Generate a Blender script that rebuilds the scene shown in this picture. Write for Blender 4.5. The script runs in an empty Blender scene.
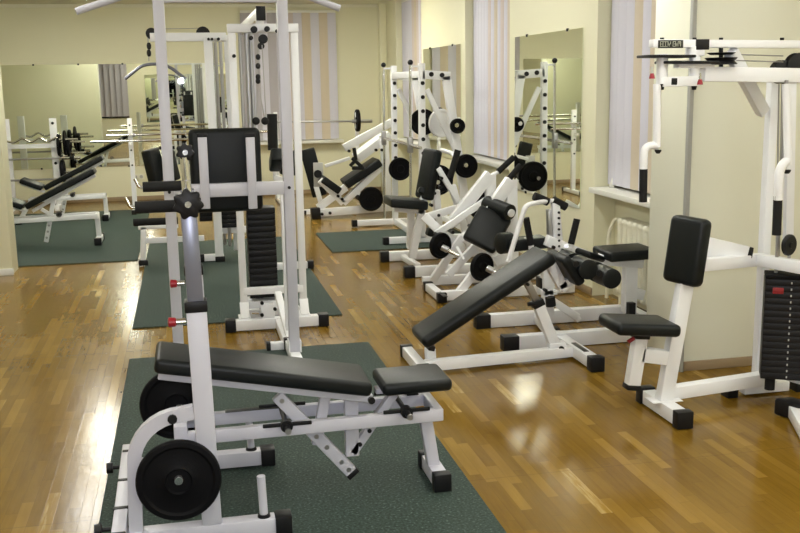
import bpy, bmesh, math, random
from mathutils import Vector, Matrix
random.seed(7)
S = bpy.context.scene
COL = S.collection
# ------------------------------------------------------------------ camera
F, CH = 988.0, 1.65
_p, _y, _r = math.radians(10.66), math.radians(12.11), math.radians(-.94)
fw = Vector((math.sin(_y)*math.cos(_p), math.cos(_y)*math.cos(_p), -math.sin(_p)))
rt0 = Vector((math.cos(_y), -math.sin(_y), 0)); up0 = rt0.cross(fw)
rt = rt0*math.cos(_r)+up0*math.sin(_r); up = -rt0*math.sin(_r)+up0*math.cos(_r)
CAMP = Vector((0, 0, CH))
cd = bpy.data.cameras.new('camera'); cam = bpy.data.objects.new('camera', cd); COL.objects.link(cam)
cd.sensor_width = 36; cd.lens = F/800*36; cd.clip_start = .05; cd.clip_end = 100
M = Matrix((rt, up, -fw)).transposed().to_4x4(); M.translation = CAMP; cam.matrix_world = M
S.camera = cam
# ------------------------------------------------------------------ world, light, exposure
w = bpy.data.worlds.new('world'); S.world = w; w.use_nodes = True
w.node_tree.nodes['Background'].inputs[0].default_value = (.05, .07, .12, 1)
w.node_tree.nodes['Background'].inputs[1].default_value = .3
S.view_settings.view_transform = 'Standard'; S.view_settings.look = 'None'
S.view_settings.exposure = 0.0; S.view_settings.gamma = 1; S.view_settings.use_curve_mapping = False
LAMP_STRENGTH = 17.5
LAMP_COLOR = (1.0, .99, .92)
FLASH = 38.0
fl = bpy.data.lights.new('camera_flash', 'AREA'); fl.size = .12; fl.energy = FLASH; fl.color = (.86, .88, 1)
flo = bpy.data.objects.new('camera_flash', fl); COL.objects.link(flo)
flo.matrix_world = M; flo.location = CAMP + up*.10 - fw*.02

def ray(x, y): return fw*F + rt*(x-400) - up*(y-266.5)
def at(x, y, Y=None, X=None, Z=None):
    d = ray(x, y)
    if Y is not None: return CAMP + d*(Y/d.y)
    if X is not None: return CAMP + d*(X/d.x)
    return CAMP + d*((Z-CH)/d.z)
V = Vector
# ------------------------------------------------------------------ materials
def mat(name, col, rough=.5, metal=0., spec=.5, bump=0, bscale=200, coat=0, vary=0):
    m = bpy.data.materials.new(name); m.use_nodes = True; nt = m.node_tree; b = nt.nodes['Principled BSDF']
    b.inputs['Base Color'].default_value = (*col, 1); b.inputs['Roughness'].default_value = rough
    b.inputs['Metallic'].default_value = metal; b.inputs['Specular IOR Level'].default_value = spec
    b.inputs['Coat Weight'].default_value = coat
    tc = nt.nodes.new('ShaderNodeTexCoord')
    n = nt.nodes.new('ShaderNodeTexNoise'); n.inputs['Scale'].default_value = bscale; n.inputs['Detail'].default_value = 3
    nt.links.new(tc.outputs['Object'], n.inputs['Vector'])
    if bump:
        bp = nt.nodes.new('ShaderNodeBump'); bp.inputs['Strength'].default_value = bump; bp.inputs['Distance'].default_value = .002
        nt.links.new(n.outputs['Fac'], bp.inputs['Height']); nt.links.new(bp.outputs['Normal'], b.inputs['Normal'])
    if vary:
        n2 = nt.nodes.new('ShaderNodeTexNoise'); n2.inputs['Scale'].default_value = 1.3; n2.inputs['Detail'].default_value = 4
        nt.links.new(tc.outputs['Object'], n2.inputs['Vector'])
        mx = nt.nodes.new('ShaderNodeMix'); mx.data_type = 'RGBA'
        mx.inputs[6].default_value = (*[c*(1-vary) for c in col], 1); mx.inputs[7].default_value = (*[min(1, c*(1+vary)) for c in col], 1)
        nt.links.new(n2.outputs['Fac'], mx.inputs[0]); nt.links.new(mx.outputs[2], b.inputs['Base Color'])
    return m
white = mat('white_powder_coat', (.84, .85, .87), .32, bump=.05, bscale=300)
lilac = mat('flash_tinted_powder_coat', (.56, .56, .63), .34, bump=.05, bscale=300)  # cool lilac cast of the flash put into the white frame colour
vinyl = mat('black_vinyl', (.007, .009, .0095), .40, spec=.24, bump=.15, bscale=420)
blackp = mat('black_plastic', (.007, .007, .008), .45, spec=.28, bump=.05)
iron = mat('black_cast_iron', (.004, .004, .005), .6, spec=.12, bump=.3, bscale=150)
foam = mat('black_foam', (.012, .012, .012), .8, spec=.25, bump=.3, bscale=300)
chrome = mat('chrome', (.75, .75, .75), .15, 1)
steel = mat('dull_steel', (.42, .42, .43), .35, .9)
greysteel = mat('grey_inner_tube', (.20, .21, .26), .3, .35)
red = mat('red_plastic', (.30, .010, .02), .35)
redlabel = mat('red_label', (.25, .01, .012), .5)
silverlabel = mat('silver_label', (.45, .45, .43), .5)
wallm = mat('cream_wall_paint', (.76, .74, .54), .55, bump=.15, bscale=60, vary=.03)
wallp = mat('pale_cream_panel_paint', (.76, .76, .63), .35, bump=.08, bscale=40, vary=.02)
ceilm = mat('ceiling_paint', (.78, .76, .62), .8, bump=.1, bscale=60)
sillm = mat('white_sill_paint', (.80, .80, .74), .35)
radm = mat('cream_radiator_enamel', (.80, .78, .62), .4)
skirt = mat('brown_skirting', (.30, .22, .13), .45, vary=.1)
greystrip = mat('grey_strip', (.36, .36, .33), .5)
blindw = mat('lilac_white_blind_fabric', (.64, .63, .72), .8, bump=.2)
blindp = mat('dusty_pink_blind_fabric', (.62, .54, .52), .8, bump=.2)
blindb = mat('beige_blind_fabric', (.62, .54, .43), .8, bump=.2)
blindg = mat('grey_lilac_blind_fabric', (.44, .42, .46), .8, bump=.2)
mirm = mat('mirror_glass', (.88, .91, .82), .01, 1)
glassm = mat('window_pane_night', (.02, .03, .04), .03, spec=.6)
labelm = mat('black_label', (.02, .022, .02), .35)
textm = mat('label_lettering', (.60, .62, .52), .5)
socketm = mat('socket_plastic', (.75, .73, .60), .4)

def matmat():
    m = mat('green_rubber_mat', (.03, .06, .045), .75, spec=.3, bump=.6, bscale=260); nt = m.node_tree; b = nt.nodes['Principled BSDF']
    tc = nt.nodes.new('ShaderNodeTexCoord')
    n = nt.nodes.new('ShaderNodeTexNoise'); n.inputs['Scale'].default_value = 95; n.inputs['Detail'].default_value = 2
    nt.links.new(tc.outputs['Object'], n.inputs['Vector'])
    r = nt.nodes.new('ShaderNodeValToRGB'); e = r.color_ramp.elements
    e[0].position = .35; e[0].color = (.018, .031, .025, 1); e[1].position = .62; e[1].color = (.044, .070, .058, 1)
    k = e.new(.72); k.color = (.11, .16, .135, 1)
    nt.links.new(n.outputs['Fac'], r.inputs[0]); nt.links.new(r.outputs[0], b.inputs['Base Color'])
    return m
matm = matmat()

def floormat():
    m = bpy.data.materials.new('strip_parquet'); m.use_nodes = True; nt = m.node_tree; L = nt.links.new; b = nt.nodes['Principled BSDF']
    def N(t): return nt.nodes.new(t)
    def mth(op, a, b_=None):
        n = N('ShaderNodeMath'); n.operation = op
        for i, v in enumerate((a, b_)):
            if v is None: continue
            if isinstance(v, (int, float)): n.inputs[i].default_value = v
            else: L(v, n.inputs[i])
        return n.outputs[0]
    tc = N('ShaderNodeTexCoord'); sp = N('ShaderNodeSeparateXYZ'); L(tc.outputs['Object'], sp.inputs[0])
    x, y = sp.outputs[0], sp.outputs[1]
    # boards of four staves: each board has its own end joints, each stave its own shorter joints
    u = mth('DIVIDE', x, .048); row = mth('FLOOR', u); fu = mth('FRACT', u)
    wn = N('ShaderNodeTexWhiteNoise'); wn.noise_dimensions = '1D'; L(row, wn.inputs['W'])
    v = mth('ADD', mth('DIVIDE', y, .46), mth('MULTIPLY', wn.outputs['Value'], 7)); colm = mth('FLOOR', v); fv = mth('FRACT', v)
    cb = N('ShaderNodeCombineXYZ'); L(row, cb.inputs[0]); L(colm, cb.inputs[1])
    w2 = N('ShaderNodeTexWhiteNoise'); w2.noise_dimensions = '3D'; L(cb.outputs[0], w2.inputs['Vector'])
    # grain
    mp = N('ShaderNodeMapping'); mp.inputs['Scale'].default_value = (28, 2.2, 1); L(tc.outputs['Object'], mp.inputs[0])
    off = N('ShaderNodeVectorMath'); off.operation = 'ADD'; L(mp.outputs[0], off.inputs[0]); L(w2.outputs['Color'], off.inputs[1])
    g = N('ShaderNodeTexNoise'); g.inputs['Scale'].default_value = 1.6; g.inputs['Detail'].default_value = 6; g.inputs['Roughness'].default_value = .62; L(off.outputs[0], g.inputs['Vector'])
    big = N('ShaderNodeTexNoise'); big.inputs['Scale'].default_value = 1.5; big.inputs['Detail'].default_value = 3; L(tc.outputs['Object'], big.inputs['Vector'])
    t = mth('ADD', mth('MULTIPLY', mth('POWER', w2.outputs['Value'], 3.2), .62), mth('ADD', mth('MULTIPLY', g.outputs['Fac'], .50), mth('MULTIPLY', big.outputs['Fac'], .50)))
    t = mth('SUBTRACT', t, .24)
    r = N('ShaderNodeValToRGB'); e = r.color_ramp.elements
    e[0].position = .05; e[0].color = (.125, .063, .006, 1)
    e[1].position = .86; e[1].color = (.285, .170, .028, 1)
    for p_, c in ((.30, (.185, .102, .011)), (.60, (.238, .136, .018)), (.93, (.42, .29, .10)), (.98, (.55, .39, .15))):
        k = e.new(p_); k.color = (*c, 1)
    L(t, r.inputs[0])
    # joints
    eu = mth('MINIMUM', fu, mth('SUBTRACT', 1, fu)); ev = mth('MINIMUM', fv, mth('SUBTRACT', 1, fv))
    gap = mth('MINIMUM', mth('DIVIDE', eu, .03), mth('DIVIDE', ev, .006)); gap = mth('MINIMUM', gap, 1)
    bu = mth('FRACT', mth('DIVIDE', y, 1.25)); bu = mth('MINIMUM', mth('DIVIDE', mth('MINIMUM', bu, mth('SUBTRACT', 1, bu)), .004), 1)
    gap2 = mth('MINIMUM', gap, bu)
    mx = N('ShaderNodeMix'); mx.data_type = 'RGBA'; mx.inputs[6].default_value = (.055, .026, .008, 1)
    L(mth('ADD', mth('MULTIPLY', gap2, .35), .65), mx.inputs[0]); L(r.outputs[0], mx.inputs[7]); L(mx.outputs[2], b.inputs['Base Color'])
    rr = mth('ADD', mth('MULTIPLY', g.outputs['Fac'], .10), mth('MULTIPLY', big.outputs['Fac'], .16)); rr = mth('ADD', rr, .04)
    L(rr, b.inputs['Roughness']); b.inputs['Specular IOR Level'].default_value = .24
    rip = N('ShaderNodeTexNoise'); rip.inputs['Scale'].default_value = 17; rip.inputs['Detail'].default_value = 3; L(tc.outputs['Object'], rip.inputs['Vector'])
    hh = mth('ADD', mth('MULTIPLY', gap2, .10), mth('MULTIPLY', rip.outputs['Fac'], .8))
    bp = N('ShaderNodeBump'); bp.inputs['Strength'].default_value = .35; bp.inputs['Distance'].default_value = .0022; L(hh, bp.inputs['Height']); L(bp.outputs[0], b.inputs['Normal'])
    return m
floorm = floormat()
def emis(name, col, s):
    m = bpy.data.materials.new(name); m.use_nodes = True; b = m.node_tree.nodes['Principled BSDF']
    b.inputs['Emission Color'].default_value = (*col, 1); b.inputs['Emission Strength'].default_value = s
    return m
lampm = emis('lamp_diffuser', LAMP_COLOR, LAMP_STRENGTH)
lampfar = emis('boosted_lamp_diffuser', (1, .975, .84), LAMP_STRENGTH*2.3)   # last row boosted and warmed, added to brighten the far wall

# ------------------------------------------------------------------ mesh builder (world coordinates)
class MB:
    def __init__(s): s.bm = bmesh.new()
    def box(s, a, b, bev=.003, seg=2):
        a, b = V(a), V(b); c = (a+b)/2; d = b-a
        return s.obox(c, V((1, 0, 0)), V((0, 1, 0)), V((0, 0, 1)), abs(d.x), abs(d.y), abs(d.z), bev, seg)
    def obox(s, c, ax, ay, az, lx, ly, lz, bev=.003, seg=2, taper=1.0):
        vs = []
        for sz in (-1, 1):
            for sx, sy in ((-1, -1), (1, -1), (1, 1), (-1, 1)):
                k = taper if sz > 0 else 1
                vs.append(s.bm.verts.new(c + ax*(sx*lx/2*k) + ay*(sy*ly/2*k) + az*(sz*lz/2)))
        fs = [(3, 2, 1, 0), (4, 5, 6, 7), (0, 1, 5, 4), (1, 2, 6, 5), (2, 3, 7, 6), (3, 0, 4, 7)]
        fl = [s.bm.faces.new([vs[i] for i in f]) for f in fs]
        if bev:
            bev = min(bev, lx*.49, ly*.49, lz*.49)
            es = list({e for f in fl for e in f.edges})
            bmesh.ops.bevel(s.bm, geom=es, offset=bev, segments=seg, profile=.5, affect='EDGES')
        return s
    def beam(s, p, q, w=.05, h=.05, side=None, bev=.004):
        """square tube p->q, w across 'side', h the other way"""
        p, q = V(p), V(q); d = q-p; l = d.length; az = d.normalized()
        if side is None: side = V((0, 1, 0)) if abs(az.y) < .8 else V((1, 0, 0))
        side = V(side); ay = (side - az*side.dot(az)).normalized(); ax = ay.cross(az)
        return s.obox((p+q)/2, ax, ay, az, h, w, l, bev)
    def slab(s, p, q, w, t, side, bev=.02, seg=4, roll=None):
        """pad: length p->q (centre line), width along side, thickness t"""
        p, q = V(p), V(q); d = q-p; az = d.normalized(); side = V(side)
        ay = (side - az*side.dot(az)).normalized(); ax = ay.cross(az)
        return s.obox((p+q)/2, ax, ay, az, t, w, d.length, bev, seg)
    def rings(s, rs, closed_ends=True):
        loops = [[s.bm.verts.new(p) for p in r] for r in rs]; n = len(loops[0])
        for a, b in zip(loops, loops[1:]):
            for i in range(n): s.bm.faces.new((a[i], a[(i+1) % n], b[(i+1) % n], b[i]))
        if closed_ends:
            s.bm.faces.new(loops[0][::-1]); s.bm.faces.new(loops[-1])
        return s
    def tube(s, pts, r, seg=12, bend=0.0, steps=5):
        pts = [V(p) for p in pts]
        if bend and len(pts) > 2:
            o = [pts[0]]
            for i in range(1, len(pts)-1):
                a, b, c = pts[i-1], pts[i], pts[i+1]
                l = min(bend, (a-b).length*.49, (c-b).length*.49)
                p0 = b+(a-b).normalized()*l; p1 = b+(c-b).normalized()*l
                for k in range(steps+1):
                    t = k/steps; o.append(p0*(1-t)**2 + b*2*t*(1-t) + p1*t*t)
            o.append(pts[-1]); pts = o
        rs = []; prev = None
        for i, p in enumerate(pts):
            t = ((pts[min(i+1, len(pts)-1)]-p).normalized() + (p-pts[max(i-1, 0)]).normalized()).normalized()
            if prev is None:
                n = t.orthogonal().normalized()
            else: n = (prev - t*prev.dot(t)).normalized()
            prev = n; b = t.cross(n)
            rr = r[i] if isinstance(r, (list, tuple)) else r
            rs.append([p + (n*math.cos(2*math.pi*k/seg) + b*math.sin(2*math.pi*k/seg))*rr for k in range(seg)])
        return s.rings(rs)
    def lathe(s, c, axis, prof, seg=32, cap=True):
        """prof: (offset along axis, radius)"""
        c = V(c); az = V(axis).normalized(); n = az.orthogonal().normalized(); b = az.cross(n)
        rs = [[c + az*o + (n*math.cos(2*math.pi*k/seg) + b*math.sin(2*math.pi*k/seg))*max(r, .0005) for k in range(seg)] for o, r in prof]
        return s.rings(rs, cap)
    def ball(s, c, r, seg=12):
        return s.lathe(c, (0, 0, 1), [(-math.cos(math.pi*k/8)*r, math.sin(math.pi*k/8)*r) for k in range(9)], seg)
    def build(s, name, m, parent=None, loc=None, smooth=True):
        bmesh.ops.recalc_face_normals(s.bm, faces=s.bm.faces[:])
        off = None
        if parent is not None:
            q = parent; off = V((0, 0, 0))
            while q is not None: off += q.location; q = q.parent
        elif loc is not None: off = V(loc)
        if off is not None:
            for v in s.bm.verts: v.co -= off
        me = bpy.data.meshes.new(name); s.bm.to_mesh(me); s.bm.free(); me.materials.append(m)
        if smooth:
            for p_ in me.polygons: p_.use_smooth = True
            me.set_sharp_from_angle(angle=math.radians(38))
        o = bpy.data.objects.new(name, me); COL.objects.link(o)
        if parent is not None: o.parent = parent
        elif loc is not None: o.location = V(loc)
        return o
def tag(o, label, cat, group=None):
    o['label'] = label; o['category'] = cat
    if group: o['group'] = group
    return o
def thing(name, label, cat, loc=(0, 0, 0), group=None):
    o = bpy.data.objects.new(name, None); COL.objects.link(o); o.location = V(loc); o.empty_display_size = .1
    return tag(o, label, cat, group)
def struct(o): o['kind'] = 'structure'; return o
def B(name, a, b, m, parent=None, bev=.003): return MB().box(a, b, bev).build(name, m, parent)
def BM(name, p, q, m, parent, w=.05, h=.05, side=None): return MB().beam(p, q, w, h, side).build(name, m, parent)
def caps(parent, p, q, w=.06, h=.06, l=.055):
    """rubber caps on the two ends of a foot beam"""
    p, q = V(p), V(q); d = (q-p).normalized()
    for a, s_ in ((p, -1), (q, 1)):
        MB().beam(a, a+d*s_*l, w+.012, h+.014).build('end_cap', blackp, parent)
def bolts(parent, pts, axis=(0, 1, 0), r=.009, l=.012):
    for p in pts: MB().lathe(p, axis, [(-l, r), (l, r)], 10).build('bolt', blackp, parent)
def holes_row(parent, pts, r=.01, l=.0185, m=None):
    for p in pts: MB().lathe(p, (0, 1, 0), [(-l, r), (l, r)], 12).build('adjusting_hole', m or steel, parent)
def pad(name, parent, p, q, w, t, side, m=vinyl, bev=.018): return MB().slab(p, q, w, t, side, bev).build(name, m, parent)
def star(parent, c, axis, r=.035, t=.03):
    m = MB(); c = V(c); az = V(axis).normalized(); n = az.orthogonal().normalized(); b = az.cross(n); K = 48; rs = []
    for o, k in ((-t/2, .86), (-t/2+.004, 1), (t/2-.004, 1), (t/2, .86)):
        rs.append([c+az*o+(n*math.cos(2*math.pi*i/K)+b*math.sin(2*math.pi*i/K))*r*k*(1+.13*math.cos(7*2*math.pi*i/K)) for i in range(K)])
    m.rings(rs); o = m.build('star_knob', blackp, parent)
    MB().lathe(c, az, [(-t/2-.006, .011), (t/2+.006, .011)], 16).build('knob_bolt', chrome, o)
def weight_plate(c, axis, r, t, label, hub=chrome, group=None, name='weight_plate'):
    c = V(c); root = thing(name, label, 'weight plate', c, group); h = t/2
    MB().lathe(c, axis, [(-h*.6, .024), (-h*.6, r*.28), (-h, r*.32), (-h*.55, r*.40), (-h*.55, r*.80), (-h, r*.86), (-h*.9, r*.97), (-h*.5, r), (h*.5, r), (h*.9, r*.97), (h, r*.86),
        (h*.55, r*.80), (h*.55, r*.40), (h, r*.32), (h*.6, r*.28), (h*.6, .024)], 48).build('disc', iron, root)
    return root

# ------------------------------------------------------------------ structure
H, YF, XR, YN, XL = 2.77, 14.81, 3.0, -2.4, -4.6
XN = 5.2          # right side in front of the pier
struct(B('floor', (XL-.2, YN-.2, -.1), (XN+.2, YF+.2, 0), floorm, bev=0))
struct(B('ceiling', (XL-.2, YN-.2, H), (XN+.2, YF+.2, H+.1), ceilm, bev=0))
struct(B('wall_left', (XL-.15, YN, 0), (XL, YF, H), wallm, bev=0))
struct(B('wall_near', (XL-.15, YN-.15, 0), (XN+.15, YN, H), wallm, bev=0))
struct(B('wall_right', (XN, YN, 0), (XN+.15, 5.3, H), wallm, bev=0))
# far wall with a window opening
WX0, WX1, WZ0, WZ1 = .90, 2.24, .80, 2.62
m = MB()
for a, b in (((XL, YF, 0), (WX0, YF+.3, H)), ((WX1, YF, 0), (XR+.5, YF+.3, H)), ((WX0, YF, 0), (WX1, YF+.3, WZ0)), ((WX0, YF, WZ1), (WX1, YF+.3, H))): m.box(a, b, 0)
struct(m.build('wall_far', wallm))
# right wall with three window recesses reaching the floor (radiator niches)
recs = [(12.46, 14.0), (8.97, 10.46), (5.38, 6.95)]
m = MB(); ys = [5.38]
segs = [(14.0, YF), (10.46, 12.46), (6.95, 8.97)]
for a, b in segs: m.box((XR, a, 0), (XR+.5, b, H), 0)
m.box((XR+.17, 5.38, 0), (XR+.5, YF, .798), 0)
for a, b in recs: m.box((XR+.36, a, 2.66), (XR+.5, b, H), 0)
struct(m.build('wall_right_side', wallm))
# pier by the right machine and the wall beyond it
struct(B('wall_pier', (2.675, 4.96, 0), (3.62, 5.38, H), wallp, bev=.004))
struct(B('wall_pier_back', (3.62, 5.22, 0), (XN, 5.38, H), wallm, bev=0))
B('trim_1', (2.668, 4.935, 0), (2.692, 4.965, H), greystrip, bev=.002); struct(bpy.data.objects['trim_1'])
struct(B('baseboard_pier', (2.70, 4.945, 0), (3.62, 4.959, .055), skirt))
# partition pier on the left
struct(B('wall_partition', (XL, 9.2, 0), (-1.56, 9.5, H), wallm, bev=.004))
struct(B('baseboard_left', (XL, 9.185, 0), (-1.55, 9.199, .06), sillm))
struct(B('baseboard_far', (XL, YF-.015, 0), (XR, YF-.001, .06), skirt))
struct(B('baseboard_right', (XR-.014, 6.95, 0), (XR-.001, 8.97, .06), skirt))
struct(B('trim_2', (2.90, YF-.14, 0), (3.0-.002, YF-.002, H-.002), wallm))
struct(B('trim_3', (XL, YF-.02, H-.05), (XR, YF-.001, H-.002), ceilm))

# windows
def window(n, a, b, z0, z1, axis):
    """frame with mullion and dark panes; a,b along the wall; axis 'x' far wall, 'y' right wall"""
    fm = MB(); gm = MB()
    def bx(mb, u0, u1, za, zb, d0, d1):
        if axis == 'x': mb.box((u0, YF+d0, za), (u1, YF+d1, zb), .003)
        else: mb.box((XR+d0, u0, za), (XR+d1, u1, zb), .003)
    t = .06
    for u0, u1, za, zb in ((a, b, z0, z0+t), (a, b, z1-t, z1), (a, a+t, z0+t, z1-t), (b-t, b, z0+t, z1-t), ((a+b)/2-t/2, (a+b)/2+t/2, z0+t, z1-t)):
        bx(fm, u0, u1, za, zb, .37, .43) if axis == 'y' else bx(fm, u0, u1, za, zb, .2, .26)
    bx(gm, a+.01, b-.01, z0+.01, z1-.01, .39, .40) if axis == 'y' else bx(gm, a+.01, b-.01, z0+.01, z1-.01, .225, .235)
    f = struct(fm.build('window_%d' % n, sillm)); gm.build('pane', glassm, f); return f
window(1, WX0, WX1, WZ0, WZ1, 'x')
for i, (a, b) in enumerate(recs): window(i+2, a, b, .84, 2.66, 'y')
# sills
struct(B('trim_4', (WX0-.06, YF-.16, .755), (WX1+.08, YF+.2, .80), sillm))
for i, (a, b) in enumerate(recs):
    struct(B('trim_%d' % (i+5), (XR-.05, a+.002, .80), (XR+.37, b-.002, .84), sillm, bev=.006))

# vertical blinds
def blind(label, a, b, z0, z1, axis, depth, cols, group, ang=0.15):
    c = ((a+b)/2, YF-depth, z1) if axis == 'x' else (XR+depth, (a+b)/2, z1)
    root = thing('vertical_blind', label, 'blind', c, group)
    n = len(cols); st = (b-a)/n
    if axis == 'x': B('headrail', (a, YF-depth-.02, z1), (b, YF-depth+.02, z1+.035), sillm, root)
    else: B('headrail', (XR+depth-.02, a, z1), (XR+depth+.02, b, z1+.035), sillm, root)
    for i, mm in enumerate(cols):
        u = a+st*(i+.5); wv = st*1.06; t = ang + random.uniform(-.04, .04)
        bulge = .010; K = 7; me = MB(); ra = []
        for zz in (z0, z1):
            line = []
            for k in range(K):
                s_ = (k/(K-1)-.5)*wv; d = bulge*math.cos(s_/wv*math.pi)
                du, dd = s_*math.cos(t)-d*math.sin(t), s_*math.sin(t)+d*math.cos(t)
                line.append((du, dd))
            ring = line + [(p0[0], p0[1]+.0015) for p0 in line[::-1]]
            if axis == 'x': ra.append([V((u+p0[0], YF-depth-p0[1], zz)) for p0 in ring])
            else: ra.append([V((XR+depth-p0[1], u+p0[0], zz)) for p0 in ring])
        me.rings(ra)
        me.build('vane', mm, root)
    return root
W_, P_, B_, G_ = blindw, blindp, blindb, blindg
blind('striped pink, white and beige vertical blind on the far wall window', WX0-.02, WX1+.02, .81, 2.64, 'x', .05, [G_, G_, W_, G_, W_, P_, W_, B_, W_, B_, W_][:11], None, .05)
blind('greyish vertical blind in the window nearest the far right corner', 12.48, 13.98, .86, 2.72, 'y', .10, [P_, B_, P_, W_, P_, B_, P_, W_, W_, W_, W_, W_], None, .2)
blind('grey lilac vertical blind in the window between the two wall mirrors', 8.99, 10.44, .86, 2.72, 'y', .10, [P_, W_, B_, W_, P_, W_, B_, W_, P_, W_, W_, W_, W_, W_], None, .2)
blind('white and beige striped vertical blind in the window next to the cream pier', 5.40, 6.93, .86, 2.72, 'y', .11, [B_, W_, B_, W_, B_, W_, B_, W_, B_, W_, W_, W_], None, .12)
B2 = blind('grey vertical blind on the near wall, seen in the far mirror', -4.0, -1.62, .7, 2.6, 'x', YF-YN-.06, [G_]*14, None, .3)
struct(B('window_6', (-4.0, YN+.001, .65), (-1.62, YN+.03, 2.65), glassm))

# mirrors
def mirror(label, a, b, z0, z1, axis, n=2):
    c = ((a+b)/2, YF-.01, z0) if axis == 'x' else (XR-.01, (a+b)/2, z0)
    root = thing('wall_mirror', label, 'mirror', c)
    if axis == 'x': B('glass', (a, YF-.012, z0), (b, YF-.003, z1), mirm, root, 0)
    else: B('glass', (XR-.012, a, z0), (XR-.003, b, z1), mirm, root, 0)
    for k in range(n):
        u = a+(b-a)*(.2+.6*k/(n-1))
        for zz in (z0, z1):
            if axis == 'x': B('mirror_clip', (u-.012, YF-.018, zz-.012), (u+.012, YF-.002, zz+.012), blackp, root)
            else: B('mirror_clip', (XR-.018, u-.012, zz-.012), (XR-.002, u+.012, zz+.012), blackp, root)
mirror('wide mirror along the left half of the far wall', -4.2, .80, .50, 1.945, 'x', 6)
mirror('narrow wall mirror farther down the right wall, behind the white racks', 10.60, 12.33, .75, 2.03, 'y')
mirror('nearer mirror on the right wall, beside the cream sill and radiator', 7.20, 8.78, .64, 2.02, 'y')

o = thing('wall_mirror', 'mirror on the near wall, glimpsed inside the far mirror', 'mirror', (.8, YN+.01, .5))
B('glass', (-1.1, YN+.002, .5), (2.9, YN+.012, 1.95), mirm, o, 0)
# radiators
def radiator(label, y0, y1, x):
    root = thing('radiator', label, 'radiator', (x, (y0+y1)/2, .1)); n = int((y1-y0)/.082)
    for i in range(n):
        yy = y0+.082*(i+.5); m = MB()
        for dx in (-.035, .035): m.tube([(x+dx, yy, .12), (x+dx, yy, .62)], .026, 10)
        m.obox(V((x, yy, .62)), V((1, 0, 0)), V((0, 1, 0)), V((0, 0, 1)), .125, .060, .06, .025, 3)
        m.obox(V((x, yy, .12)), V((1, 0, 0)), V((0, 1, 0)), V((0, 0, 1)), .125, .060, .06, .025, 3)
        m.build('section', radm, root)
    MB().tube([(x, y1-.02, .62), (x, y1+.10, .62), (x-.02, y1+.16, .50), (x-.02, y1+.17, .004)], .014, 10, .05).build('pipe', radm, root)
    for yy in (y0+.1, y1-.1): B('foot', (x-.04, yy-.02, .0), (x+.04, yy+.02, .1), radm, root)
radiator('white ribbed cast iron radiator under the sill beside the pier', 5.55, 6.66, XR+.085)
MB().obox(V((XR+.12, 6.86, .90)), V((1, 0, .0)), V((0, 1, 0)), V((.35, 0, 1)).normalized(), .05, .02, .13, .01).build('x', sillm)
o = bpy.data.objects['x']; o.name = 'curtain_bracket'; tag(o, 'small white bracket standing on the sill left of the striped blind', 'bracket')
o = thing('wall_socket', 'cream double wall socket below the far mirror', 'socket', (-.68, YF-.012, .33))
B('plate', (-.76, YF-.012, .30), (-.60, YF-.002, .38), socketm, o)
for dx in (-.72, -.64): MB().lathe((dx, YF-.013, .34), (0, 1, 0), [(-.004, .024), (.0, .024)], 20).build('outlet', silverlabel, o)
o = thing('wall_socket', 'cream wall socket left of the plate rack posts', 'socket', (-2.3, YF-.012, .33))
B('plate', (-2.35, YF-.012, .29), (-2.24, YF-.002, .37), socketm, o)

# ceiling lamps
k = 0
for X in (-1.15, 1.75):
    for i in range(7):
        Y = -1.1+i*2.22
        where = ('left' if X < 0 else 'right')
        nth = ['behind the viewer', 'second from the near wall', 'third from the near wall', 'midway down the room', 'third from the far wall', 'second from the far wall', 'nearest the far wall'][i]
        t = thing('ceiling_lamp', 'fluorescent ceiling lamp in the %s row, %s' % (where, nth), 'ceiling lamp', (X, Y, H), 'fluorescent ceiling lamps')
        B('housing', (X-.16, Y-.62, H-.04), (X+.16, Y+.62, H-.001), sillm, t)
        B('diffuser', (X-.14, Y-.60, H-.095), (X+.14, Y+.60, H-.04), lampfar if i > 5 else lampm, t)

for i in range(3):  # unseen lamp row, added to brighten the front of the pier
    Y = -1.2+i*1.98
    t = thing('ceiling_lamp', 'added unseen lamp over the right bay, brightening the pier, %s' % ['behind the viewer', 'middle one', 'closest to the cream pier'][i], 'ceiling lamp', (4.1, Y, H), 'fluorescent ceiling lamps')
    B('housing', (4.1-.16, Y-.62, H-.04), (4.1+.16, Y+.62, H-.001), sillm, t)
    B('diffuser', (4.1-.14, Y-.60, H-.095), (4.1+.14, Y+.60, H-.04), lampm, t)
# floor mats
for lab, a, b in (('dark green rubber mat under the front bench press', (-.40, 2.0), (1.08, 6.04)),
                  ('green rubber mat under the cable tower', (-.42, 6.84), (1.04, 10.6)),
                  ('green rubber mat in the left alcove under the incline benches', (-3.2, 9.60), (-.50, 13.6)),
                  ('small green rubber mat in front of the racks and shoulder press', (1.36, 9.47), (2.9, 10.75))):
    c = ((a[0]+b[0])/2, (a[1]+b[1])/2, 0)
    tag(MB().box((a[0], a[1], .0), (b[0], b[1], .01), .003).build('rubber_mat', matm, None, c), lab, 'floor mat')
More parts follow.
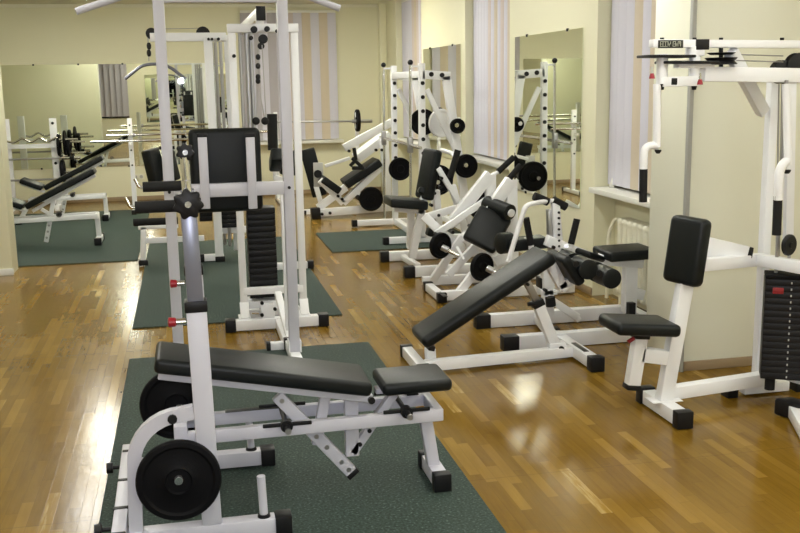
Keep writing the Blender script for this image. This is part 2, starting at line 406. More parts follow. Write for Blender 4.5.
# ================================================================== 1 front bench press
YF1, YR1 = 3.43, 4.12; YC = 3.79
t = thing('bench_press', 'white framed bench press with black pad and two star knob uprights on the front mat', 'weight bench', (.35, 3.8, .01))
for Yk, nm in ((YF1, 'front'), (YR1, 'rear')):
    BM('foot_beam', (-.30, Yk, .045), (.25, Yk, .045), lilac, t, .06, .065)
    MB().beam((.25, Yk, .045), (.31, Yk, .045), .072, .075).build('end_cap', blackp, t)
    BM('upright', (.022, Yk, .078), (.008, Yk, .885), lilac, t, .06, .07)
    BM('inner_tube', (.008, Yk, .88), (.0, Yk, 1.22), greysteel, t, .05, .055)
    MB().beam((.008, Yk, .865), (.0076, Yk, .905), .068, .078).build('collar', blackp, t)
    # pop pin
    c = V((.0, Yk, .83)); pin = MB().lathe(c, (-1, 0, 0), [(.03, .012), (.062, .012)], 14).build('pop_pin', chrome, t)
    MB().lathe(c, (-1, 0, 0), [(.060, .010), (.066, .016), (.087, .018), (.091, .010)], 14).build('pin_grip', red, pin)
    # bar rest
    sgn = -1
    arm = MB().tube([(-.0, Yk, 1.235), (-.175, Yk, 1.235)], .021, 16).build('bar_rest', foam, t)
    MB().tube([(-.17, Yk, 1.235), (-.19, Yk, 1.235), (-.205, Yk, 1.27)], .006, 10, .02).build('hook_end', chrome, arm)
    star(t, (.0, Yk-.045 if nm == 'front' else Yk, 1.245 if nm == 'front' else 1.37), (0, 1, 0), .047 if nm == 'front' else .034)
    if nm == 'rear': MB().tube([(.0, Yk, 1.21), (-.005, Yk, 1.35)], .018, 14).build('post_tip', chrome, t)
    else: MB().tube([(0, Yk, 1.21), (-.003, Yk, 1.32)], .016, 14).build('post_tip', chrome, t)
    # curved guard hoop: flat bar bent in a quarter circle, near side only
    m = MB(); path = [V((-.245, Yk, .075)), V((-.235, Yk, .33))]
    for k in range(1, 9):
        a = math.pi/2*k/8; path.append(V((-.235+.17*(1-math.cos(a)), Yk, .33+.165*math.sin(a))))
    path.append(V((-.02, Yk, .502))); rs = []
    for i, p in enumerate(path):
        d = (path[min(i+1, len(path)-1)]-path[max(i-1, 0)]).normalized(); n = V((-d.z, 0, d.x))
        rs.append([p+n*.024+V((0, -.02, 0)), p+n*.024+V((0, .02, 0)), p-n*.024+V((0, .02, 0)), p-n*.024+V((0, -.02, 0))])
    if nm == 'front': m.rings(rs).build('hoop', lilac, t)
    if nm == 'front': bolts(t, [(-.095, Yk-.018, .487)], r=.017)
    # weight storage peg on the foot
    MB().tube([(.21, Yk, .078), (.205, Yk, .235)], .0155, 14).build('storage_peg', lilac, t)
    MB().lathe((.21, Yk, .085), (0, 0, 1), [(-.008, .024), (.004, .022)], 16).build('peg_collar', blackp, t)
BM('cross_beam', (-.30, YF1-.10, .085), (-.31, YR1+.12, .085), lilac, t, .05, .05)
for yy in (YF1-.10, YF1+.12, YC+.03, YR1+.02): MB().beam((-.303, yy, .085), (-.303, yy+.025, .085), .056, .056).build('band', blackp, t)
for yy in (YF1-.02, YR1-.12): MB().lathe((-.33, yy, .10), (-1, 0, 0), [(0, .008), (.03, .008), (.03, .022), (.055, .022)], 14).build('clamp_knob', blackp, t)
MB().tube([(-.085, YF1-.085, .28), (-.085, YR1+.085, .28)], .0145, 14).build('cross_tube', steel, t)
BM('strap', (-.235, YF1, .28), (.01, YF1, .28), lilac, t, .01, .05)
BM('cross_brace', (.02, YF1, .32), (.02, YR1, .32), lilac, t, .05, .05, (1, 0, 0))
# rails
YA, YB = YC-.10, YC+.10
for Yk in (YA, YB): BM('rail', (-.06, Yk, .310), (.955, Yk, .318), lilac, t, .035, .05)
BM('rail_end', (.94, YA-.017, .318), (.94, YB+.017, .318), lilac, t, .035, .05)
B('rail_end', (-.10, YA-.02, .245), (-.05, YB+.02, .365), lilac, t)
B('name_plate', (.10, YB-.045, .345), (.35, YB-.01, .349), labelm, t)
BM('front_leg', (.905, YC, .295), (.94, YC, .065), lilac, t, .05, .05)
BM('foot_beam', (.945, YC-.10, .04), (.945, YC+.10, .04), lilac, t, .06, .06)
caps(t, (.945, YC-.10, .04), (.945, YC+.10, .04), .06, .06, .05)
B('foot_plate', (.85, YB-.03, .347), (.90, YB+.02, .355), blackp, t)
# back pad
def pY(x, y, Y): return at(x, y, Y=Y)
W = .29
p0 = V((-.155, YC, .615)); p1 = V((.665, YC, .452))
pad('back_pad', t, p0, p1, W, .058, (0, 1, 0))
d = (p1-p0).normalized(); n = V((-d.z, 0, d.x)); n = n if n.z > 0 else -n
for s_ in (-.085, .085): BM('pad_rail', p0-n*.048+V((.02, s_, 0)), p1-n*.048+V((.015, s_, 0)), lilac, t, .035, .035)
MB().lathe(p1-n*.05+V((.01, 0, 0)), (0, 1, 0), [(-.12, .014), (.12, .014)], 14).build('pivot', blackp, t)
# seat pad
pad('seat_pad', t, (.712, YC, .440), (.995, YC, .442), .25, .05, (0, 1, 0))
BM('seat_bracket', (.78, YC, .39), (.60, YC, .15), lilac, t, .04, .035)
BM('seat_bracket', (.60, YC, .40), (.60, YC, .14), lilac, t, .04, .055)
BM('seat_arm', (.70, YC, .408), (.93, YC, .408), lilac, t, .06, .02)
bolts(t, [(.72-.09*k, YC-.012, .31-.12*k) for k in (0, .55, 1)], l=.014)
# back pad strut with adjusting holes
BS0, BS1 = at(277, 397, YC-.02), at(351, 473, YC-.02); BS0.y = BS1.y = YC-.02
BM('back_strut', BS0, BS1, lilac, t, .035, .05)
MB().beam(BS1, BS1+(BS1-BS0).normalized()*.02, .04, .054).build('strut_cap', blackp, t)
holes_row(t, [BS0.lerp(BS1, q_) for q_ in (.06, .52, .66, .86, .96)])
BM('back_brace', (.50, YC, .42), (.455, YC, .20), lilac, t, .035, .042)
for X, Z in ((.325, .338), (.80, .352)):
    B('slot_plate', (X-.09, YA-.026, Z-.008), (X+.10, YA-.018, Z+.008), blackp, t)
    B('slot_plate', (X-.09, YB-.026, Z-.004+.01), (X+.10, YB-.018, Z+.012+.01), blackp, t)
    r_ = MB().lathe((X, YA, Z), (0, -1, 0), [(-.22, .010), (.02, .010), (.02, .024), (.05, .024), (.05, .012), (.105, .012)], 16).build('lock_pin', blackp, t)
    MB().lathe((X, YA-.108, Z), (0, -1, 0), [(-.004, .013), (.002, .011)], 14).build('pin_tip', steel, r_)
weight_plate((-.085, YF1-.055, .28), (0, 1, 0), .148, .034, 'black weight plate on the near side of the front bench press')
weight_plate(at(176.5, 404, Y=YR1+.055), (0, 1, 0), .155, .034, 'black weight plate behind the hoop, far side of the bench press')
MB().lathe((-.085, YF1-.072, .28), (0, 1, 0), [(-.014, .014), (.0, .014)], 16).build('peg_end', chrome, t)

# ================================================================== 2 power tower
TY = 5.70
t = thing('power_tower', 'tall white pull-up tower with crossbar and square black back pad', 'exercise tower', (.22, TY, .01))
TXL, TXR = at(170, 200, TY).x, at(289, 200, TY).x
for X in (TXL, TXR):
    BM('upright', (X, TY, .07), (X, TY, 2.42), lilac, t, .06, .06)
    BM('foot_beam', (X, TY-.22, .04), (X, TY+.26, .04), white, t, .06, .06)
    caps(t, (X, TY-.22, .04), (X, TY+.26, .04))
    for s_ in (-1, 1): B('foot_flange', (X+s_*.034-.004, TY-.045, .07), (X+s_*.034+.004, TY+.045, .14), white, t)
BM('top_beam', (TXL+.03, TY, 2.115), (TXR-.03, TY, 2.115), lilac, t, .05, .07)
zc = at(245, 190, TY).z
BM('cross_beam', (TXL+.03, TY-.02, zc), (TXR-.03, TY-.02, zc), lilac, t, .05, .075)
for xx in (204, 251):
    X = at(xx, 175, TY).x
    BM('pad_strip', (X, TY-.055, at(xx, 209, TY).z), (X, TY-.055, at(xx, 138, TY).z), lilac, t, .02, .05)
    MB().beam((X, TY-.055, at(xx, 138, TY).z), (X, TY-.055, at(xx, 138, TY).z+.022), .024, .058).build('strip_cap', blackp, t)
zb, zt = at(225, 214, TY).z, at(225, 130, TY).z; xa, xb = at(190, 170, TY).x, at(262, 170, TY).x
pad('back_pad', t, ((xa+xb)/2, TY+.045, zb), ((xa+xb)/2, TY+.045, zt), xb-xa, .07, (1, 0, 0), vinyl, .03)
# bent pull-up bar ends
a1 = at(76, 13, TY-.10); a2 = at(340, 10, TY-.05)
MB().tube([a1, (TXL-.06, TY-.04, 2.15), (TXL, TY-.0, 2.17)], .019, 14).build('pull_up_bar', lilac, t)
MB().tube([(TXR, TY, 2.17), (TXR+.05, TY, 2.15), a2], .019, 14).build('pull_up_bar', lilac, t)
bolts(t, [(TXL, TY-.032, 2.115), (TXR, TY-.032, 2.115), (TXL, TY-.032, zc), (TXR, TY-.032, zc)])

# ================================================================== 3 cable tower
CY = 6.58; CXL, CXR = .335, .74
t = thing('cable_tower', 'white cable tower with a tall rectangular frame and black weight stack behind the power tower', 'cable machine', (.56, CY, 0))
BM('foot_beam', (.27, CY, .045), (.83, CY, .045), white, t, .07, .07)
caps(t, (.27, CY, .045), (.83, CY, .045), .07, .07, .07)
ztop = at(260, 25, CY+.06).z
for X in (CXL, CXR):
    BM('frame_post', (X, CY+.06, .05), (X, CY+.06, ztop), white, t, .035, .048)
    g = MB().box((X-.04, CY-.02, .075), (X+.04, CY+.14, .085), .002); g.build('post_flange', white, t)
    BM('flange_gusset', (X-.0, CY-.02, .09), (X, CY+.05, .19), white, t, .06, .01, (1, 0, 0))
BM('frame_top', (CXL-.027, CY+.06, ztop-.02), (CXR+.027, CY+.06, ztop-.02), white, t, .05, .055)
BM('frame_cross', (CXL, CY+.06, .26), (CXR, CY+.06, .26), white, t, .04, .05)
# long top beam running back to the lat tower
e0 = at(260, 14, CY); zb_ = e0.z
BM('top_arm', (e0.x, CY-.06, zb_), (e0.x, 8.6, zb_), white, t, .055, .07)
MB().beam((e0.x, CY-.065, zb_), (e0.x, CY-.058, zb_), .06, .09).build('end_cap', blackp, t)
BM('arm_post', (e0.x, CY+.06, ztop), (e0.x, CY+.06, zb_), white, t, .05, .05)
# guide rods and rear column
for px_ in (243.5, 250, 254):
    X = at(px_, 120, CY+.2).x
    MB().tube([(X, CY+.2, .15), (X, CY+.2, ztop-.03)], .012 if px_ != 250 else .017, 10).build('guide_rod', steel, t)
BM('rear_column', (CXL+.14, CY+.32, .07), (CXL+.14, CY+.32, ztop-.05), lilac, t, .04, .04)
BM('rear_foot', (CXL, CY+.32, .045), (CXR, CY+.32, .045), white, t, .06, .06)
# weight stack
x0, x1 = at(248, 250, CY+.15).x, at(276, 250, CY+.15).x; z0, z1 = at(260, 298, CY+.1).z, at(260, 208, CY+.1).z
nP = 15; st = (z1-z0)/nP
for i in range(nP): B('stack_plate', (x0, CY+.10, z0+st*i+.001), (x1+.0, CY+.26, z0+st*(i+1)-.001), blackp, t)
B('stack_label', (x0+.02, CY+.092, z0-.03), (x0+.12, CY+.1, z0-.015), silverlabel, t)
B('stack_base', (x0-.02, CY+.09, z0-.07), (x1+.01, CY+.27, z0-.02), white, t)
# pulleys and bolts under the top
for px_, py_, r_ in ((254, 29.5, .022), (267, 29, .018), (251, 38, .014), (263, 39, .03), (277, 31, .012), (261, 46, .022), (234, 56, .012)):
    c = at(px_, py_, CY+.02); MB().lathe(c, (0, 1, 0), [(-.02, r_*.8), (-.015, r_), (0, r_*.7), (.015, r_), (.02, r_*.8)], 18).build('pulley', blackp, t)
# hanging hook chain
for py_ in (57, 66, 77, 81):
    c = at(258, py_, CY); MB().lathe(c, (0, 0, 1), [(-.018, .008), (-.008, .016), (.008, .016), (.018, .008)], 12).build('chain_link', blackp, t)
MB().tube([at(258, 48, CY), at(258, 82, CY)], .004, 6).build('cable', steel, t)
MB().tube([at(262, 45, CY), at(266, 118, CY)], .003, 6).build('cable', steel, t)
for px_ in (256, 265): MB().ball(at(px_, 121, CY-.0), .026).build('rope_ball', foam, t)
MB().tube([at(256, 121, CY), at(258, 82, CY), at(265, 121, CY)], .005, 8).build('rope', steel, t)
# low pulley block
c0 = at(272, 310, CY-.05)
blk = MB().beam(at(267, 303, CY+.02), at(268, 319, CY+.02), .06, .09, (0, 1, 0)).build('low_pulley_block', white, t)
for px_, py_ in ((262, 303), (275, 309), (262, 315)): MB().lathe(at(px_, py_, CY-.02), (0, 1, 0), [(-.01, .012), (.01, .012)], 12).build('block_bolt', blackp, blk)
MB().tube([at(259, 313, CY-.03), at(252, 313, CY-.03)], .008, 8).build('cable_end', chrome, blk)
# spine going forward
sx = .585
BM('spine_beam', (sx-.02, CY-.03, .045), (sx-.02, 6.0, .045), white, t, .06, .06)
BM('spine_post', (sx+.005, 6.12, .06), (sx+.005, 6.12, at(276, 190, 6.12).z), white, t, .055, .055)
BM('spine_brace', (sx-.03, 6.50, .26), (sx+.0, 5.98, .03), white, t, .045, .045)
BM('spine_foot', (sx-.13, 6.02, .03), (sx+.03, 6.02, .03), white, t, .05, .05)
MB().beam((sx-.155, 6.02, .03), (sx-.13, 6.02, .03), .056, .056).build('end_cap', blackp, t)

# ================================================================== 4 lat pulldown
LY = 9.3
t = thing('lat_pulldown', 'white lat pulldown machine behind the power tower with a wide hanging bar', 'cable machine', (0, LY, 0))
PX_ = .262
zt = at(190, 38, LY).z
BM('column', (PX_, LY, .05), (at(208, 45, LY).x, LY, zt), white, t, .07, .075)
BM('top_beam', (at(150, 37, LY).x, LY, zt), (at(226, 37, LY).x, LY, zt), white, t, .06, .075)
for px_, r_ in ((151.5, .05), (203, .062)):
    c = at(px_, 34.5, LY); MB().lathe(c, (0, 1, 0), [(-.02, r_*.8), (-.018, r_), (0, r_*.82), (.018, r_), (.02, r_*.8)], 24).build('pulley', blackp, t)
MB().tube([at(151, 30, LY), at(203, 29, LY)], .003, 6).build('cable', steel, t)
for px_, py_, r_ in ((208.5, 40, .012), (212, 40, .012), (218.5, 40, .014)):
    MB().lathe(at(px_, py_, LY-.05), (0, 1, 0), [(-.01, r_), (.03, r_)], 12).build('bolt', blackp, t)
MB().tube([at(148, 38, LY), at(149, 62, LY)], .005, 6).build('cable', steel, t)
for py_ in (47, 54): MB().lathe(at(149, py_, LY), (0, 0, 1), [(-.03, .012), (-.01, .02), (.01, .02), (.03, .012)], 10).build('chain_link', blackp, t)
for px_, yo in ((215, .18), (219, .18), (224, .10)): MB().tube([(at(px_, 120, LY+yo).x, LY+yo, .12), (at(px_, 120, LY+yo).x, LY+yo, zt-.04)], .016, 8).build('guide_rod', steel, t)
BM('rear_column', (at(232, 120, LY+.3).x, LY+.3, .05), (at(232, 120, LY+.3).x, LY+.3, zt+.0), white, t, .06, .08)
BM('top_cross', (at(208, 43, LY+.05).x, LY+.3, zt-.0), (at(236, 43, LY+.3).x, LY+.3, zt-.0), white, t, .05, .06)
B('low_cross', (PX_, LY+.12, .24), (.56, LY+.17, .30), white, t)
xs0, xs1 = at(213, 230, LY+.2).x, at(235, 230, LY+.2).x
for i in range(12): B('stack_plate', (PX_+.04, LY+.08, .30+.04*i+.001), (PX_+.22, LY+.26, .30+.04*(i+1)-.001), blackp, t)
for i in range(9): B('stack_plate', (PX_-.16, LY+.30, .34+.045*i+.001), (PX_-.04, LY+.44, .34+.045*(i+1)-.001), blackp, t)
BM('foot_beam', (PX_-.14, LY, .04), (PX_+.04, LY, .04), white, t, .06, .06)
MB().beam((PX_-.18, LY, .04), (PX_-.14, LY, .04), .07, .07).build('end_cap', blackp, t)
B('foot_pad', (PX_-.04, LY-.05, 0), (PX_+.05, LY+.05, .05), blackp, t)
BM('spine_beam', (PX_-.13, LY+.05, .22), (-.42, LY+.05, .22), white, t, .05, .05)
BM('seat_leg', (-.435, LY, .05), (-.41, LY, .36), white, t, .05, .05)
BM('seat_leg', (-.17, LY, .05), (-.17, LY, .36), white, t, .05, .05)
B('foot_pad', (-.475, LY-.04, 0), (-.39, LY+.04, .05), blackp, t)
BM('seat_beam', (-.46, LY, .352), (-.10, LY, .352), white, t, .05, .035)
MB().tube([(-.50, LY, .40), (-.10, LY, .40)], .035, 16).build('seat_roller', foam, t)
p0, p1 = at(150, 150, LY), at(158, 183, LY)
pad('knee_pad', t, p0, p1, .20, .09, (.5, .9, 0))
pad('knee_pad', t, p0+V((.15, .1, -.02)), p1+V((.15, .1, .0)), .12, .08, (.5, .9, 0))
BM('knee_post', at(168, 183, LY+.1), (at(168, 183, LY+.1).x, LY+.1, .25), white, t, .05, .05)
bar = thing('lat_bar', 'chrome wide lat bar with angled ends hanging from the pulldown', 'pull bar', at(150, 64, LY))
MB().tube([at(125, 79, LY), at(141, 66, LY), at(150, 64, LY), at(160, 64, LY), at(170, 67, LY), at(186, 79, LY)], .014, 10, .05).build('bar', greysteel, bar)
# second, nearer pull handle hanging lower in view
# ================================================================== 5 chest pads behind the cable tower
GY = 8.7
t = thing('seated_press', 'white machine with tilted black pads half hidden behind the cable tower posts', 'exercise machine', (at(280, 240, GY).x, GY, 0))
BM('column', (at(291, 240, GY).x, GY, .05), (at(289, 150, GY).x, GY, at(289, 145, GY).z), white, t, .06, .06)
pad('arm_pad', t, at(270, 160, GY-.12), at(282, 160, GY-.12), .26, .12, (.3, -.6, .3))
pad('chest_pad', t, at(291, 150, GY), at(289, 175, GY), .16, .09, (1, .3, 0))
MB().tube([at(272, 114, GY+.1), at(273, 150, GY+.1)], .045, 16).build('foam_roller', foam, t)
BM('roller_post', at(272, 118, GY+.1), at(275, 180, GY+.1), white, t, .03, .03)
BM('foot_beam', (at(262, 225, GY+.1).x, GY, .04), (at(306, 225, GY).x, GY, .04), white, t, .06, .06)
caps(t, (at(262, 225, GY+.1).x, GY, .04), (at(306, 225, GY).x, GY, .04))
BM('arm_link', at(275, 178, GY), at(291, 182, GY), white, t, .05, .05)
# ================================================================== 6 alcove: two incline benches
def incline_bench(Y, dx, label):
    """profile measured on the nearer bench, head end up on the right"""
    t = thing('incline_bench', label, 'weight bench', (-1.35+dx, Y, 0), 'incline benches in the alcove')
    def g(x, y, dy=0):
        p = at(x, y, 10.8); p.y = Y+dy; p.x += dx; return p
    for s_ in (-.09, .09): BM('rail', g(8, 221.5, s_), g(98, 216, s_), white, t, .035, .05)
    BM('rail_end', g(97, 216.5, -.10), g(97, 216.5, .10), white, t, .035, .05)
    BM('front_leg', g(97, 217), V((-.94+dx, Y, .06)), white, t, .05, .05)
    BM('foot_beam', (-.94+dx, Y-.17, .04), (-.94+dx, Y+.17, .04), white, t, .06, .06)
    caps(t, (-.94+dx, Y-.17, .04), (-.94+dx, Y+.17, .04))
    BM('rear_leg', g(10, 222), V((-1.95+dx, Y, .06)), white, t, .05, .05)
    BM('foot_beam', (-1.95+dx, Y-.17, .04), (-1.95+dx, Y+.17, .04), white, t, .06, .06)
    caps(t, (-1.95+dx, Y-.17, .04), (-1.95+dx, Y+.17, .04))
    a, b = g(27, 207), g(95, 171); d = (b-a).normalized()
    pad('back_pad', t, a, b, .28, .06, (0, 1, 0))
    BM('pad_rail', a+V((.05, 0, -.055)), b+V((.0, 0, -.05)), white, t, .06, .035)
    pad('seat_pad', t, g(-2, 198), g(24, 207), .28, .06, (0, 1, 0))
    BM('seat_rail', g(-2, 203), g(26, 212), white, t, .05, .03)
    BM('back_strut', g(55, 192), g(46, 243), white, t, .04, .045)
    BM('brace', g(41, 210), g(55, 218), white, t, .035, .035)
    holes_row(t, [g(55, 192).lerp(g(46, 243), .55+.12*k) for k in range(4)], .012, .025)
    MB().lathe(g(60, 214), (0, 1, 0), [(-.16, .012), (-.12, .03), (-.10, .03), (-.10, .012), (.12, .012)], 12).build('lock_pin', blackp, t)
    return t
incline_bench(10.82, 0, 'nearer incline bench with black pad in the left alcove, raised back toward the right')
incline_bench(12.75, -.06, 'farther incline bench with black pad in the alcove, close to the far wall')

# ------------------------------------------------------------------ plate and bar rack against the mirror wall
RY = 14.15
t = thing('barbell_rack', 'white upright rack holding bars and plates in front of the far mirror at left', 'rack', (-2.1, RY, 0))
xL, xR = at(8, 150, RY).x, at(55, 150, RY).x; zt = at(55, 118, RY).z
for X in (xL, xR):
    BM('upright', (X, RY, .05), (X, RY, zt), white, t, .07, .09, (0, 1, 0))
    BM('foot_beam', (X, RY-.28, .035), (X, RY+.28, .035), white, t, .06, .07)
bolts(t, [(xR, RY-.036, at(55, y_, RY).z) for y_ in (123, 139, 163)], r=.02)
BM('shelf_beam', (xL, RY-.06, at(30, 146, RY).z), (xR, RY-.06, at(30, 146, RY).z), white, t, .05, .06)
for y_ in (142, 153, 172):
    MB().tube([(xR+.04, RY-.02, at(60, y_, RY).z), (xR+.40, RY-.02, at(60, y_, RY).z)], .014, 10).build('plate_peg', chrome, t)
for y_, x0_, x1_, nm, lb in ((159, 0, 79, 'barbell', 'straight chrome barbell on the upper hooks of the alcove rack'), (180, 2, 76, 'barbell', 'lowest thin chrome barbell across the alcove rack')):
    z_ = at(30, y_, RY-.1).z; X0, X1 = at(x0_, y_, RY-.1).x, at(x1_, y_, RY-.1).x
    b_ = thing(nm, lb, 'barbell', ((X0+X1)/2, RY-.1, z_), 'barbells on the alcove rack')
    MB().tube([(X0-.3, RY-.10, z_), (X1, RY-.10, z_)], .014, 10).build('bar', steel, b_)
    MB().lathe((X1-.12, RY-.10, z_), (1, 0, 0), [(0, .025), (.05, .025), (.05, .045), (.06, .045)], 14).build('collar', blackp, b_)
    MB().tube([(X1-.22, RY-.10, z_), (X1+.02, RY-.10, z_)], .024, 12).build('sleeve', chrome, b_)
zz = at(40, 140, RY-.1).z
b_ = thing('curl_bar', 'zigzag chrome curl bar lying on the top shelf of the alcove rack', 'curl bar', (-1.9, RY-.12, zz))
MB().tube([(xL+.0, RY-.12, zz)] + [(xL+.10+.11*k, RY-.12, zz+(.035 if k % 2 else -.03)) for k in range(6)] + [(xR+.05, RY-.12, zz), (xR+.32, RY-.12, zz)], .014, 10, .03).build('bar', chrome, b_)
for k, (x_, y_, r_, th) in enumerate(((59, 145, .15, .04), (65, 143, .17, .03), (69, 148, .14, .04), (63, 171, .15, .05))):
    lb = ['black plate nearest the post on the top peg of the alcove rack', 'tallest thin black plate on the top peg of the alcove rack', 'outermost black plate on the upper peg of the alcove rack', 'single black plate on the low peg of the alcove rack'][k]
    weight_plate(at(x_, y_, RY-.02), (1, 0, 0), r_, th, lb, group='plates on the alcove rack')

# ------------------------------------------------------------------ two bars in front of the far wall mirror
SY = 13.4
t = thing('bar_stand', 'pair of slim white bar posts standing before the far wall mirror', 'rack', (0, SY, 0))
for px_ in (132, 226):
    X = at(px_, 160, SY).x
    BM('post', (X, SY, .06), (X, SY, at(px_, 118, SY).z), white, t, .06, .06)
    BM('foot_beam', (X, SY-.3, .035), (X, SY+.3, .035), white, t, .05, .05)
    caps(t, (X, SY-.3, .035), (X, SY+.3, .035), .05, .05)
    bolts(t, [(X, SY-.032, at(px_, y_, SY).z) for y_ in (125, 150, 165)], r=.012)
    BM('hook', (X, SY-.03, at(px_, 144, SY).z), (X, SY-.16, at(px_, 144, SY).z), white, t, .03, .03)
for x_, y_, dy, lb in ((90, 142, -.12, 'nearer long chrome barbell across the bar stand before the far mirror'), (107, 135.5, -.06, 'upper long chrome barbell across the bar stand before the far mirror')):
    p = at(x_, y_, SY+dy); b_ = thing('barbell', lb, 'barbell', (p.x+1, SY+dy, p.z), 'barbells on the bar stand')
    MB().tube([p, (p.x+2.1, p.y, p.z)], .017, 12).build('bar', chrome, b_)
    MB().lathe((p.x+.32, p.y, p.z), (1, 0, 0), [(0, .028), (.03, .028)], 14).build('collar', steel, b_)

# ------------------------------------------------------------------ barbell in front of the far window
BY = 13.9
t = thing('press_stand', 'slim grey barbell uprights in front of the striped blind', 'rack', (at(356, 160, BY).x, BY, 0))
for px_ in (357, 276):
    X = at(px_, 130, BY).x
    BM('post', (X, BY, .05), (X, BY, at(px_, 112, BY).z), white, t, .045, .05)
    BM('foot_beam', (X, BY-.3, .035), (X, BY+.3, .035), white, t, .05, .05)
    BM('hook', (X, BY-.02, at(px_, 122, BY).z), (X, BY-.12, at(px_, 122, BY).z), steel, t, .03, .03)
p = at(268, 122, BY-.08); q = at(372, 121, BY-.08)
b_ = thing('barbell', 'long thin barbell resting before the striped blind, one black plate on its right end', 'barbell', p.lerp(q, .5))
MB().tube([p, q], .013, 10).build('bar', steel, b_)
MB().tube([at(352, 121.3, BY-.08), q], .025, 12).build('sleeve', steel, b_)
weight_plate(at(357.5, 120.5, BY-.08), (1, 0, .0), .155, .05, 'black plate on the right end of the barbell before the blind')

# ================================================================== 7 leg press / incline machine by the far window
GY = 12.1
t = thing('leg_press', 'white plate loaded leg press with reclined black pads near the far right corner', 'leg press', (2.1, GY, 0))
def g(x, y, dy=0): return at(x, y, GY+dy)
BM('base_beam', g(318, 213, -.15), g(392, 207, -.15), white, t, .07, .09)
BM('base_beam', g(302, 213.5, .35), g(392, 207, .35), white, t, .07, .09)
MB().beam(g(311, 214, -.15), g(320, 213, -.15), .13, .14).build('end_cap', blackp, t)
MB().beam(g(301, 214, .35), g(306, 214, .35), .09, .10).build('end_cap', blackp, t)
BM('riser', g(318, 208, -.1), g(346, 187, -.1), white, t, .07, .09)
BM('riser', g(388, 208, -.1), g(384, 140, -.1), white, t, .07, .10)
BM('seat_frame', g(320, 180, -.1), g(343, 203, -.1), white, t, .08, .08)
BM('back_frame', g(343, 203, -.1), g(380, 168, -.1), white, t, .08, .08)
pad('seat_pad', t, g(321, 178), g(338, 190), .40, .09, (0, 1, 0))
pad('back_pad', t, g(344, 184), g(378, 161), .40, .10, (0, 1, 0))
BM('carriage_rail', g(344, 148, -.2), g(392, 122, -.2), white, t, .07, .09)
BM('carriage_rail', g(344, 148, .35), g(392, 122, .35), white, t, .07, .09)
BM('carriage', g(356, 158, .1), g(388, 134, .1), white, t, .35, .10)
for a, b in (((350, 166), (356, 160)), ((356, 160), (354, 148)), ((352, 168), (364, 168)), ((352, 158), (362, 167))): MB().tube([g(*a, -.3), g(*b, -.3)], .022, 8).build('grip', foam, t)
BM('link_arm', g(325, 166, .0), g(350, 158, .0), white, t, .04, .04)
bolts(t, [g(322, 214, -.2), g(330, 213, -.2), g(342, 199, -.15), g(349, 151, -.25), g(338, 196, -.15), g(382, 150, -.16), g(376, 150, -.16)], r=.018, l=.02)
MB().lathe(g(359, 198, -.2), (0, 1, 0), [(-.1, .03), (.1, .03)], 12).build('pivot_roller', foam, t)
# tall black foot board of the same machine
fb = pad('foot_board', t, g(307, 149, .5), g(320, 196, .5), .19, .06, (1, -.2, 0))
B('board_bracket', g(314, 183, .1)+V((-.0, 0, -.05)), g(323, 165, .1)+V((.0, .03, .03)), silverlabel, t)
BM('board_post', g(316, 186, .4), g(322, 207, .35), white, t, .06, .06)
MB().lathe(g(318, 174, .06), (0, 1, 0), [(0, .05), (.03, .05)], 14).build('board_hub', blackp, t)
weight_plate(g(371, 199, -.30), (0, 1, 0), .148, .05, 'black plate low on the side of the leg press')

# ================================================================== 8 smith rack
def fr(x, y, Y): return at(x, y, Y)
NY, FY = 9.75, 11.1
t = thing('smith_rack', 'tall white smith rack with chrome guide rods and slanted rear legs', 'rack', (2.3, 10.2, .01))
p0 = at(421.5, 60, NY); X0 = p0.x; X1 = at(446, 74, NY).x; zt = p0.z-.04; zc = at(440, 75, NY).z
X2 = at(470, 236, NY).x
for k, Y in enumerate((NY, FY)):
    BM('post', (X0-.01, Y, .05), (X0, Y, zt), white, t, .06, .062, (0, 1, 0))
    BM('top_beam', (X0, Y, zc), (X1+.04, Y, zc-.02), white, t, .06, .085)
    BM('slant_leg', (X1, Y, zc-.02), (X2, Y, .07), white, t, .06, .085)
    xa = at(383, 247, NY).x if k == 0 else X0-.52
    BM('foot_beam', (xa+.05, Y, .04), (X2+.06, Y, .04), white, t, .06, .065)
    MB().beam((xa, Y, .04), (xa+.06, Y, .04), .07, .075).build('end_cap', blackp, t)
    BM('brace', (X0+.05, Y, 1.55), (X0+.36, Y, .9), white, t, .04, .05)
    bolts(t, [(X0, Y-.032, at(418, y_, NY).z) for y_ in (84, 98, 112, 126, 140, 154, 168)], r=.020)
    bolts(t, [(X0+.09, Y-.032, zc), (X0+.20, Y-.032, zc-.01)], r=.024)
    MB().tube([(X0-.135, Y, .08), (X0-.115, Y, zt-.0)], .014, 10).build('guide_rod', chrome, t)
    MB().ball((X0-.115, Y, zt+.01), .028).build('rod_knob', blackp, t)
    BM('rod_bracket', (X0-.115, Y, zt-.03), (X0, Y, zt-.03), white, t, .03, .02)
for Z in (zc, .04): BM('cross_beam', (X0, NY, Z), (X0, FY, Z), white, t, .06, .07, (1, 0, 0))
BM('cross_beam', (X2, NY, .10), (X2, FY, .10), white, t, .06, .06, (1, 0, 0))
for (x_, y_) in ((457, 126), (466, 166), (438, 183)):
    MB().tube([at(x_, y_, NY-.18), at(x_, y_, NY-.18)+V((0, .2, 0))], .022, 14).build('plate_peg', chrome, t)
weight_plate(at(457.5, 126, NY-.12), (0, 1, 0), .075, .06, 'small black plate high on the slanted leg of the smith rack')
weight_plate(at(466, 166, NY-.12), (0, 1, 0), .120, .05, 'round black plate with bright hub at mid height on the smith rack')
weight_plate(at(438, 180, NY-.08), (0, 1, 0), .155, .05, 'large black plate low on the smith rack behind the shoulder press pad')
